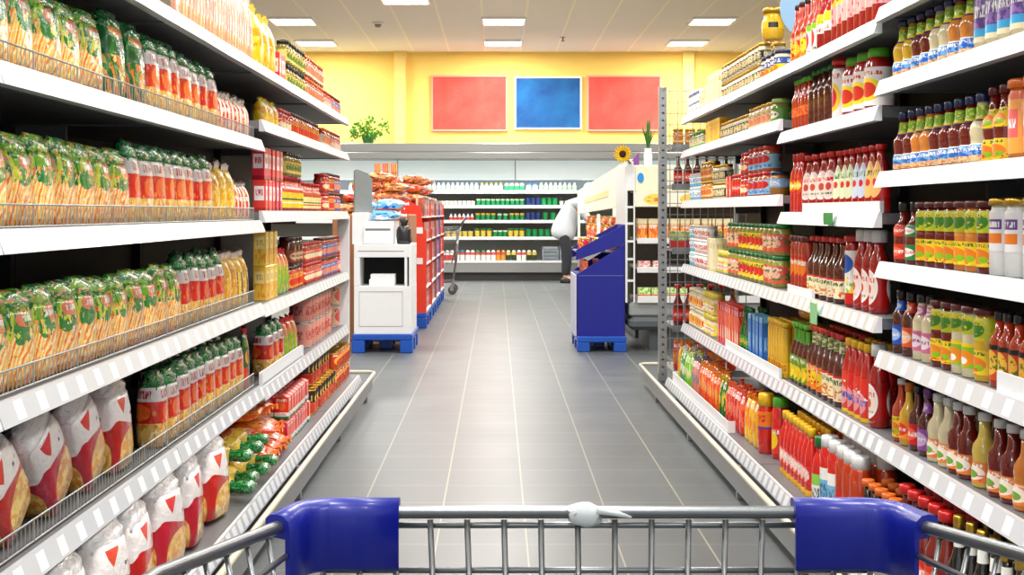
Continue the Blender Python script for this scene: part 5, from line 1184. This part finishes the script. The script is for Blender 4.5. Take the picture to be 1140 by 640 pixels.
bag('chips_b', 'snack_bag', 'pale blue and white snack bag', .20, .085, .26, PR('blue_snack_film', (110,190,232), [('n',3,.52,(240,246,250),0,1),('n',5,.6,(30,90,180),0,1)], 2, **FILM), plain('white_snack_seal',(240,244,248),.3), 'fin', .06)
LAYS = ('bottom layer', 'second layer', 'third layer', 'top layer')
q_ = 0
for L_, (cols, rows_) in enumerate((((0, 1), (0, 1, 2, 3)), ((0, 1), (.4, 1.4, 2.4)), ((.25, 1.2), (.7, 1.75)), ((.75,), (.75, 1.8)))):
    for r__ in rows_:
        for c__ in cols:
            key = 'chips_r' if q_ % 3 else 'chips_o'; q_ += 1
            lay(key, -1.37+.285*c__+.05*(L_ > 0), 10.82+.196*r__, 1.127+.092*L_, -PI/2+rg.uniform(-.10, .10), rg.uniform(-.03, .03),
                '%s in cardboard bin, %s, %s row, %s' % (KIND[key]['look'], LAYS[L_], ORD[rows_.index(r__)+1], 'shelving side' if c__ == cols[0] and len(cols) > 1 else 'aisle side'), 'snack bags heaped in the cardboard bin', pitch=rg.uniform(0, .05))
for k, (x, y, zz) in enumerate(((-1.17, 10.30, 1.143), (-.99, 10.02, 1.073), (-.98, 10.28, 1.073), (-.95, 10.15, 1.165))):
    lay('chips_b', x, y, zz, -1.5-.06*k, .03, 'pale blue white snack bag lying on white display, %s from shelving' % ORD[k+1], 'blue snack bags on the white display')
carton('opack', 'biscuit_packet', 'packet', 'tall orange packet', .055, .05, .16, PR('orange_packet_print', (226,84,40), [('s',3,.35,(250,200,120),0,1),('t',.1,.9,.3,.5,(120,50,20)),('n',5,.6,(250,150,90),0,1)]))
for k in range(3): place('opack', -1.09+.075*k, 11.52, 1.385, 0, 'tall orange packet standing at back of snack bin, %s from shelving' % ORD[k+1], 'orange packets on the snack bin')
for k in range(3): place('opack', -1.09+.075*k, 11.52, 1.2225, 0, 'lower orange packet at back of snack bin, %s from shelving' % ORD[k+1], 'orange packets on the snack bin')
for k in range(3): place('opack', -1.09+.075*k, 11.52, 1.0015-.024, 0, '', None) if False else None
o = tag(link('riser_box', MB().box(-.13,-.05,0,.13,.05,.1375,ch=.002).mesh('riser_box', CARD), None, (-1.015, 11.535, 1.0815)), 'low white box under the orange packets on snack bin', 'box')
pts = [(0,0),(.17,0),(.17,.26),(.13,.31),(.02,.34),(0,.33)]
tag(link('acrylic_panel', MB().prism(pts, 0, .02, M=Matrix.Rotation(PI/2,4,'X')).mesh('acrylic_panel', plain('smoked_grey_acrylic', (140,146,150), .15, coat=.8)), None, (-1.135, 9.97, 1.0985), .75), 'curved grey acrylic panel standing on white display', 'panel')

# red and blue displays in a row down the aisle
REDP = plain('red_cardboard', (236,58,30), .5, coat=.2, var=.03)
carton('dpack_r', 'chocolate_packet', 'packet', 'red packet', .13, .09, .17, PR('red_choc_print', (212,60,50), [('r',0,.3,0,1,(244,226,214)),('n',4,.56,(240,150,110),0,1),('t',.35,.9,.4,.6,WHT)]))
carton('dpack_b', 'chocolate_packet', 'packet', 'blue packet', .13, .09, .17, PR('blue_choc_print', (96,92,170), [('r',.5,.8,0,1,(230,200,200)),('n',4,.50,(210,90,80),0,1),('t',.1,.9,.4,.6,WHT)]))
carton('dpack_n', 'chocolate_packet', 'packet', 'brown packet', .13, .09, .17, PR('brown_choc_print', (166,90,66), [('r',.1,.3,0,1,(240,220,200)),('n',4,.56,(220,110,80),0,1)]))
for d in range(4):
    y0 = 11.9+1.02*d; h_ = (1.25, 1.26, 1.24, 1.22)[d]; nm = ('first','second','third','farthest')[d]
    pallet(-1.33, -.665, y0, y0+.95, 'blue pallet under the %s promotional display from the white box' % nm)
    t = thing('promotional_display', ('red panelled chocolate display, nearest of the row along aisle','chocolate display second of the row along aisle','chocolate display third of the row along aisle','chocolate display farthest of the row along aisle')[d], 'display', (-1.0, y0, .1455))
    m_ = (REDP, plain('brick_red_cardboard', (176,84,60), .5), plain('slate_violet_cardboard', (112,100,160), .5), REDP)[d]
    sp_ = part('side_panel', MB().prism([(-.30,0),(.335,0),(.335,.78),(.30,.80),(.28,1.0),(.14,1.08),(-.30,1.10)], 0, .015, M=Matrix.Translation((0,.02,0)) @ Matrix.Rotation(PI/2,4,'X')), m_, t)
    if d == 0:
        for zz in (.75, .46): part('price_card', MB().box(.20, -.001, zz, .30, .0045, zz+.06), CARD, sp_)
    part('side_panel', MB().box(-.32, .915, 0, .33, .93, 1.05), m_, t)
    part('centre_wall', MB().box(.20, .022, 0, .21, .913, 1.04), m_, t)
    part('top_board', MB().box(-.32, .022, 1.03, .195, .913, 1.042), m_, t)
    if d < 2:
        for L_, ys in enumerate(((.13, .34, .55, .76), (.26, .47, .68), (.36, .57))):
            for j, yy in enumerate(ys):
                for c_ in (0, 1):
                    key = ('chips_r', 'chips_o')[(j+c_+L_) % 2]
                    lay(key, -1.19+.285*c_, y0+yy, .1455+1.042+.046+.092*L_, -PI/2+rg.uniform(-.08, .08), rg.uniform(-.03, .03),
                        '%s on top of the %s chocolate display, %s layer, %s row, %s' % (KIND[key]['look'], ('nearest', 'second')[d], ('lower', 'middle', 'upper')[L_], ORD[j+1], ('inner', 'outer')[c_]), 'snack bags on the chocolate displays')
    for k, zz in enumerate((.0, .225, .45, .675, .90)):
        s__ = part('tray', MB().box(.2105, .022, zz, .33, .913, zz+.012), CARD, t)
        part('tray_lip', MB().box(.3305, .022, zz, .334, .913, zz+.016), CARD, s__)
        for q in range(6):
            key = ('dpack_r','dpack_n','dpack_b')[(q+k+d)%3]
            place(key, -1.0+.27, y0+.10+.146*q, .1455+zz+.013, PI/2, '%s, %s from near end, %s tray, %s chocolate display' % (KIND[key]['look'], ORD[q+1], ('bottom','second','third','fourth','top')[k], ('nearest','second','third','farthest')[d]), 'packets on the chocolate displays')

# ------------------------------------------------------------------ sauce side beyond the shelves: blue stand, counter, chilled case
BLUC = plain('ultramarine_cardboard', (16,24,140), .55, var=.04)
pallet(.632, 1.02, 9.88, 10.60, 'blue pallet under the dark blue stepped stand', h=.12)
t = thing('stepped_display', 'dark blue stepped display stand with sloping sides on pallet', 'display', (.822, 9.93, .1205))
w = .185
for yy in (0, .60):
    part('side_panel', MB().prism([(-w,0),(w,0),(w,.72),(w,.725),(-w,.49)], 0, .012, M=Matrix.Translation((0,yy+.012,0)) @ Matrix.Rotation(PI/2,4,'X')), BLUC, t)
    part('upper_side', MB().prism([(-w-.01,.60),(w,.727),(w,.88),(-w-.01,.68)], 0, .012, M=Matrix.Translation((0,yy-.0005,0)) @ Matrix.Rotation(PI/2,4,'X')), BLUC, t)
part('front_panel', MB().box(-w-.02, .013, 0, -w-.006, .598, .48), plain('pale_blue_printed_card', (206,212,232), .6), t)
part('crease', MB().box(-w+.01, -.003, .475, w-.01, -.0005, .479), plain('worn_blue_edge', (110,130,200), .6), t)
part('lower_tray', MB().box(-w-.004, .014, .478, w-.002, .598, .49), BLUC, t)
part('upper_tray', MB().box(-w-.004, .014, .66, w-.002, .598, .672), plain('grey_card_board', (150,152,170), .7), t)
part('back_panel', MB().box(w-.001, .013, 0, w+.008, .598, .88), BLUC, t)
for tr, zz, nn in ((0, .49, 'lower'), (1, .672, 'upper')):
    for q in range(5):
        for c in range(3):
            key = ('pk_org','redpack_s','pk_red')[(q+c)%3] if tr == 0 else ('tin_red','cup_red','jar_gold')[(q+c)%3]
            if tr == 0 and KIND[key]['h'] > .16: key = 'redpack_s'
            place(key, .826-.12+.11*c, 10.0+.105*q, .1205+zz+.001, -PI/2, '%s on blue stand, %s tray, %s column, %s row' % (KIND[key]['look'], nn, ('aisle','centre','case')[c], ORD[q+1]), 'goods on the blue stand')
for q in range(4):
    place(('tin_red','cup_red')[q%2], .826, 10.0+.12*q, .1205+.792+.0965 if q%2 == 0 else .1205+.792+.103, -PI/2, '%s stacked on top in blue stand, %s row' % (KIND[('tin_red','cup_red')[q%2]]['look'], ORD[q+1]), 'goods on the blue stand') if False else None

IVORY = plain('ivory_laminate', (246,238,208), .5, var=.02)
LGREY = plain('light_grey_plastic_body', (150,154,156), .45)
DGREY = plain('slate_plastic_plinth', (84,92,96), .5)
t = thing('counter_case', 'long cream counter case with sloping header board', 'counter', (1.15, 10.9, 0))
part('body_panel', MB().box(0, 0, .10, .55, 7.0, .72, ch=.02), LGREY, t)
part('plinth', MB().box(.06, .1, 0, .5, 6.9, .10), DGREY, t)
M_ = Matrix(((0,0,1,0),(1,0,0,0),(0,1,0,0),(0,0,0,1)))
part('header_board', MB().prism([(0,1.16),(7.0,1.08),(7.0,1.40),(0,1.56)], .0, .04, M=M_), plain('cream_header_board', (253,249,230), .5, var=.01), t)
part('emblem_line', MB().prism([(2.0,1.26),(5.6,1.21),(5.6,1.26),(2.0,1.33)], -.004, -.0005, M=M_), plain('pale_lime_print', (236,234,170), .5), t)
part('top', MB().box(0, 0, 1.0, .5, 7.0, 1.02), IVORY, t) if False else None
part('back_wall', MB().box(.50, 0, .721, .55, 7.0, 1.50), IVORY, t)
part('cross_shelf', MB().box(.045, 0, .7205, .499, 7.0, .74), IVORY, t)
for yy in (0, 3.5, 6.95): part('post', MB().box(0, yy, .741, .035, yy+.04, 1.079), WHITE, t)
for q in range(22):
    for tr in range(3):
        key = ('tin_red','jar_gold','cup_red')[(q*2+tr)%3] if tr else 'redpack_s'
        place(key, 1.15+.12, 11.12+.3*q, .7415+.106*tr, -PI/2, '%s in cream counter case, %s from near end, %s tier' % (KIND[key]['look'], ORD[q+1], ('bottom','middle','top')[tr]), 'goods in the cream counter case')

# chilled case facing the camera, beyond the mesh panel
t = thing('chilled_case', 'white chilled case with cream header beyond mesh end panel', 'chiller', (1.09, 9.92, 0))
part('plinth', MB().box(.12, .06, 0, 1.3, .8, .17), DGREY, t)
part('bumper', MB().box(-.05, -.03, .17, 1.35, .9, .27, ch=.03), DGREY, t)
part('body_panel', MB().box(-.045, .0, .271, 1.35, .9, .385, ch=.02), LGREY, t)
part('tray_rail', MB().box(.02, -.02, .386, 1.3, 0, .44), WHITE, t)
part('back_panel', MB().box(.02, .78, .386, 1.3, .80, 1.27), plain('brown_grey_case_back', (120,110,104), .7), t)
for z in (.665, .895):
    s__ = part('shelf', MB().box(.02, .03, z-.02, 1.3, .77, z-.004), WHITE, t)
    part('price_rail', MB().box(.02, .01, z-.045, 1.3, .028, z, ch=.003), WHITE, s__)
part('tray', MB().box(.02, .03, .387, 1.3, .77, .40), WHITE, t)
hp_ = part('header', MB().box(-.0, -.02, 1.14, 1.3, .05, 1.26, ch=.004), PR('cream_case_header', (250,246,224), [('e',.12,.5,.07,.36,(250,226,90)),('e',.34,.5,.07,.36,(250,216,80)),('t',.07,.17,.35,.65,(230,130,70))], 1, .4, .2), t)
part('top_box', MB().box(-.0, .0, 1.262, 1.3, .80, 1.47, ch=.006), IVORY, t)
part('round_badge', MB().loft([(0,.026,.04,2),(.004,.026,.04,2)], 18, M=Matrix.Translation((.045,-.0005,1.37)) @ Matrix.Rotation(PI/2,4,'X')), plain('sky_blue_badge', (30,150,226), .4), t)
sd = part('end_frame', MB().box(-.075, -.01, .386, -.06, .8, 1.46).box(-.012, -.012, .386, .0, .0, 1.46).box(-.06, -.01, 1.27, -.012, .8, 1.50), WHITE, t)
for z in (.55, .72, .86, 1.0, 1.13): part('end_rung', MB().box(-.0595, -.01, z, -.0125, .02, z+.018), WHITE, sd)
part('end_glass', MB().box(-.0595, .25, .386, -.0125, .256, 1.269), plain('green_tinted_glass', (110,130,120), .08, coat=.6), t)
carton('oj', 'juice_carton', 'carton', 'orange juice carton', .075, .06, .155, PR('orange_juice_print', (246,170,60), [('n',4,.5,(240,110,40),0,.6),('h',.75,1,(252,240,200)),('t',.1,.9,.5,.7,WHT)]))
carton('salami', 'meat_packet', 'packet', 'red and white packet', .10, .05, .05, PR('meat_print', (214,110,110), [('n',5,.5,(246,226,220),0,1)]))
carton('grnpk', 'salad_packet', 'packet', 'green and red packet', .10, .06, .10, PR('salad_print', (226,236,170), [('h',0,.45,(230,70,50)),('n',5,.55,(120,190,80),.4,1)]))
for q in range(9): place('oj', 1.155+.085*q, 10.00, .8925, 0, 'orange juice carton on top shelf of chilled case, %s from blue stand' % ORD[q+1], 'orange juice cartons in the chilled case')
for q in range(9): place('oj', 1.155+.085*q, 10.08, .8925, 0, 'orange juice carton in rear row of chilled case, %s from blue stand' % ORD[q+1], 'orange juice cartons in the chilled case')
for q in range(2): place('salami', 1.17+.12*q, 10.0, .6625, 0, 'red and white packet on middle shelf of chilled case, %s from blue stand' % ORD[q+1], 'packets in the chilled case')
for q in range(5): place('grnpk', 1.17+.11*q, 10.0, .4015, 0, 'green and red packet in bottom of chilled case, %s from blue stand' % ORD[q+1], 'packets in the chilled case')
# sunflower, vase with grass, purple pennant on top
t = thing('sunflower', 'yellow sunflower with dark centre at corner of cream case', 'flower', (.985, 9.86, 1.50))
rot = Matrix.Translation((0,-.02,.055)) @ Matrix.Rotation(PI/2+.15,4,'X')
for lay_, rr, n in ((0,.075,17),(1,.062,15)):
    for k in range(n):
        a = 2*PI*k/n+.1*lay_; m = rot @ Matrix.Rotation(a,4,'Z')
        mb = MB(); b = len(mb.v)
        for (x, y, z) in ((.022,-.004,0),(.022,.004,0),(.05,.013,.006),(.05,-.013,.006),(rr,0,.001),(.05,0,.0)): mb.v.append(m @ Vector((x, y, z+.003*lay_)))
        for f in ((0,1,2,5),(0,5,3,0)[:3],(2,4,5),(5,4,3),(0,5,3)): mb.face([b+i for i in f])
        part('petal', mb, plain('sunflower_yellow', (254,206,10), .6, var=.1), t)
part('disc', MB().loft([(-.004,.030,.030,2),(.008,.027,.027,2),(.012,.015,.015,2)], 18, M=rot), plain('sunflower_brown', (74,36,18), .9, var=.4, scale=200), t)
part('stem', MB().tube([(0,-.015,.05),(.01,.02,.04),(.045,.05,.015),(.07,.048,-.02)], .006, 8), plain('plant_stem_green', (90,130,50), .6), t)
t = thing('vase_with_grass', 'white vase with tall green grass on top of chilled case', 'vase', (1.215, 10.1, 1.4705))
part('vase', MB().loft([(0,.022,.022,2),(.01,.03,.03,2),(.08,.036,.036,2),(.13,.028,.028,2),(.14,.030,.030,2)], 18), plain('pale_blue_porcelain', (226,240,244), .2, coat=.5), t)
mb = MB(); rg = random.Random(9)
for k in range(46):
    a = rg.uniform(0, 2*PI); s_ = rg.uniform(.01,.06); hh = rg.uniform(.14,.28)
    mb.tube([(0,0,.12),(s_*.4*math.cos(a),s_*.4*math.sin(a),.13+hh*.5),(s_*math.cos(a),s_*math.sin(a),.13+hh)], [.0035,.005,.001], 4)
part('grass', mb, plain('grass_blade_green', (70,130,50), .6, var=.3), t)
t = tag(link('pennant', MB().prism([(0,0),(.10,.0),(.10,.12)], 0, .01, M=Matrix.Rotation(PI/2,4,'X')).mesh('pennant', plain('purple_card', (120,60,140), .6)), None, (1.065, 10.3, 1.4705)), 'purple triangular card standing beside the vase', 'card')
# end shelves behind the mesh with their goods
t = thing('end_shelf_unit', 'grey end shelving seen through the wire mesh panel', 'shelving', (1.05, 7.50, 0))
for z in (1.50, 1.265, .885, .42, .15):
    s__ = part('shelf', MB().box(0, .0, z-.02, .46, .40, z), STEEL, t); part('shelf_lip', MB().box(-.006, -.004, z-.035, .46, -.0005, z+.004), STEEL, s__)
for xx in (.0, .445): part('upright', MB().box(xx, .405, 0, xx+.02, .43, 1.70), STEEL, t)
def erow(key, z, n, look, x0=1.09):
    K = KIND[key]
    for q in range(n): place(key, x0+(K['w']+.006)*q, 7.56, z+.001, 0, '%s behind the wire mesh, %s from mesh post' % (K['look'], ORD[q+1]), 'goods behind the wire mesh')
erow('jar_gold', 1.50, 5, ''); erow('dk_red', 1.265, 6, ''); erow('grnpk', .885, 3, ''); erow('oj', .42+.0, 0, ''); erow('redcap', .42, 6, ''); erow('pk_org', .15, 6, '')

# round topper and big jar above the sauce shelves, trays
t = thing('topper_sign', 'round pale blue shelf topper on top of jar bay', 'sign', (1.30, 5.20, 1.642))
part('stand', MB().box(-.01, -.01, 0, .01, .01, .22), STEEL, t)
part('disc', MB().loft([(0,.13,.13,2),(.006,.13,.13,2)], 32, M=Matrix.Translation((0,0,.30)) @ Matrix.Rotation(PI/2-.0,4,'X')), PR('blue_topper_print', (150,190,226), [('n',3,.55,(220,232,244),0,1)], 1, .4, .3), t)
place('jar_big', 1.15, 5.24, deck(RC[0])+.172, 0, 'large yellow mustard jar standing on small jars, jar bay top', 'jars on top shelf, jar bay')
def tray(x0, x1, y0, y1, z, h, label, m=None):
    mb = MB().box(x0, y0, z, x1, y0+.004, z+h).box(x0, y1-.004, z, x1, y1, z+h).box(x0, y0+.004, z, x0+.004, y1-.004, z+h)
    tag(link('cardboard_tray', mb.mesh('cardboard_tray', m or CARD)), label, 'tray', 'white cardboard trays')
tray(1.0815, 1.093, 3.55, 4.45, deck(RBm[2])+.0005, .034, 'white tray edge under squeezable ketchup bottles, third shelf')
tray(1.0815, 1.093, 4.82, 5.95, deck(RC[4])+.0005, .04, 'white tray edge in front of blue cartons, fifth shelf')
tray(1.0815, 1.093, 4.32, 4.68, deck(RBm[3])+.0005, .03, 'white tray edge under tall narrow red bottles, fourth shelf')
tray(1.0815, 1.093, 2.35, 2.72, deck(RA[4])+.0005, .045, 'white tray edge under slim chilli bottles, fifth shelf')
tray(.992, 1.024, 5.4, 7.1, .1512, .05, 'white tray edge along pouches on jar bay bottom deck')
tray(-.898, -.884, 4.75, 5.75, deck(LF[4])+.0005, .05, 'white tray edge in front of pink tins, fifth pasta shelf')
tag(link('shelf_clip', MB().box(1.046, 3.93, 1.060, 1.050, 4.03, 1.098).mesh('shelf_clip', plain('green_clip', (20,150,70), .4))), 'green price clip on rail below the ketchup bottles', 'clip')
tag(link('shelf_clip', MB().box(1.046, 4.12, .73, 1.050, 4.20, .80).mesh('shelf_clip', plain('pale_green_clip', (150,214,150), .4))), 'pale green ticket hanging below brown grill sauce bottles', 'clip')
mb_ = KIND['mus_tall']
o = place('yel_s', 1.20, 4.90, deck(RBm[4])+.218+.027, 0, 'yellow bottle lying on top of slim mustard bottles, fifth shelf', None); o.rotation_euler = (PI/2, 0, 0)
over = [(len(__import__('re').findall(r"[A-Za-z0-9][A-Za-z0-9'\u2019-]*", k)), k) for k in USED]
print('LONG', [k for k in over if k[0] > 16][:30], len([k for k in over if k[0] > 16]))
#ENDGOODS
print('GOODS', CNT[0], 'duplicate labels', [k for k, v in USED.items() if v > 1][:20])
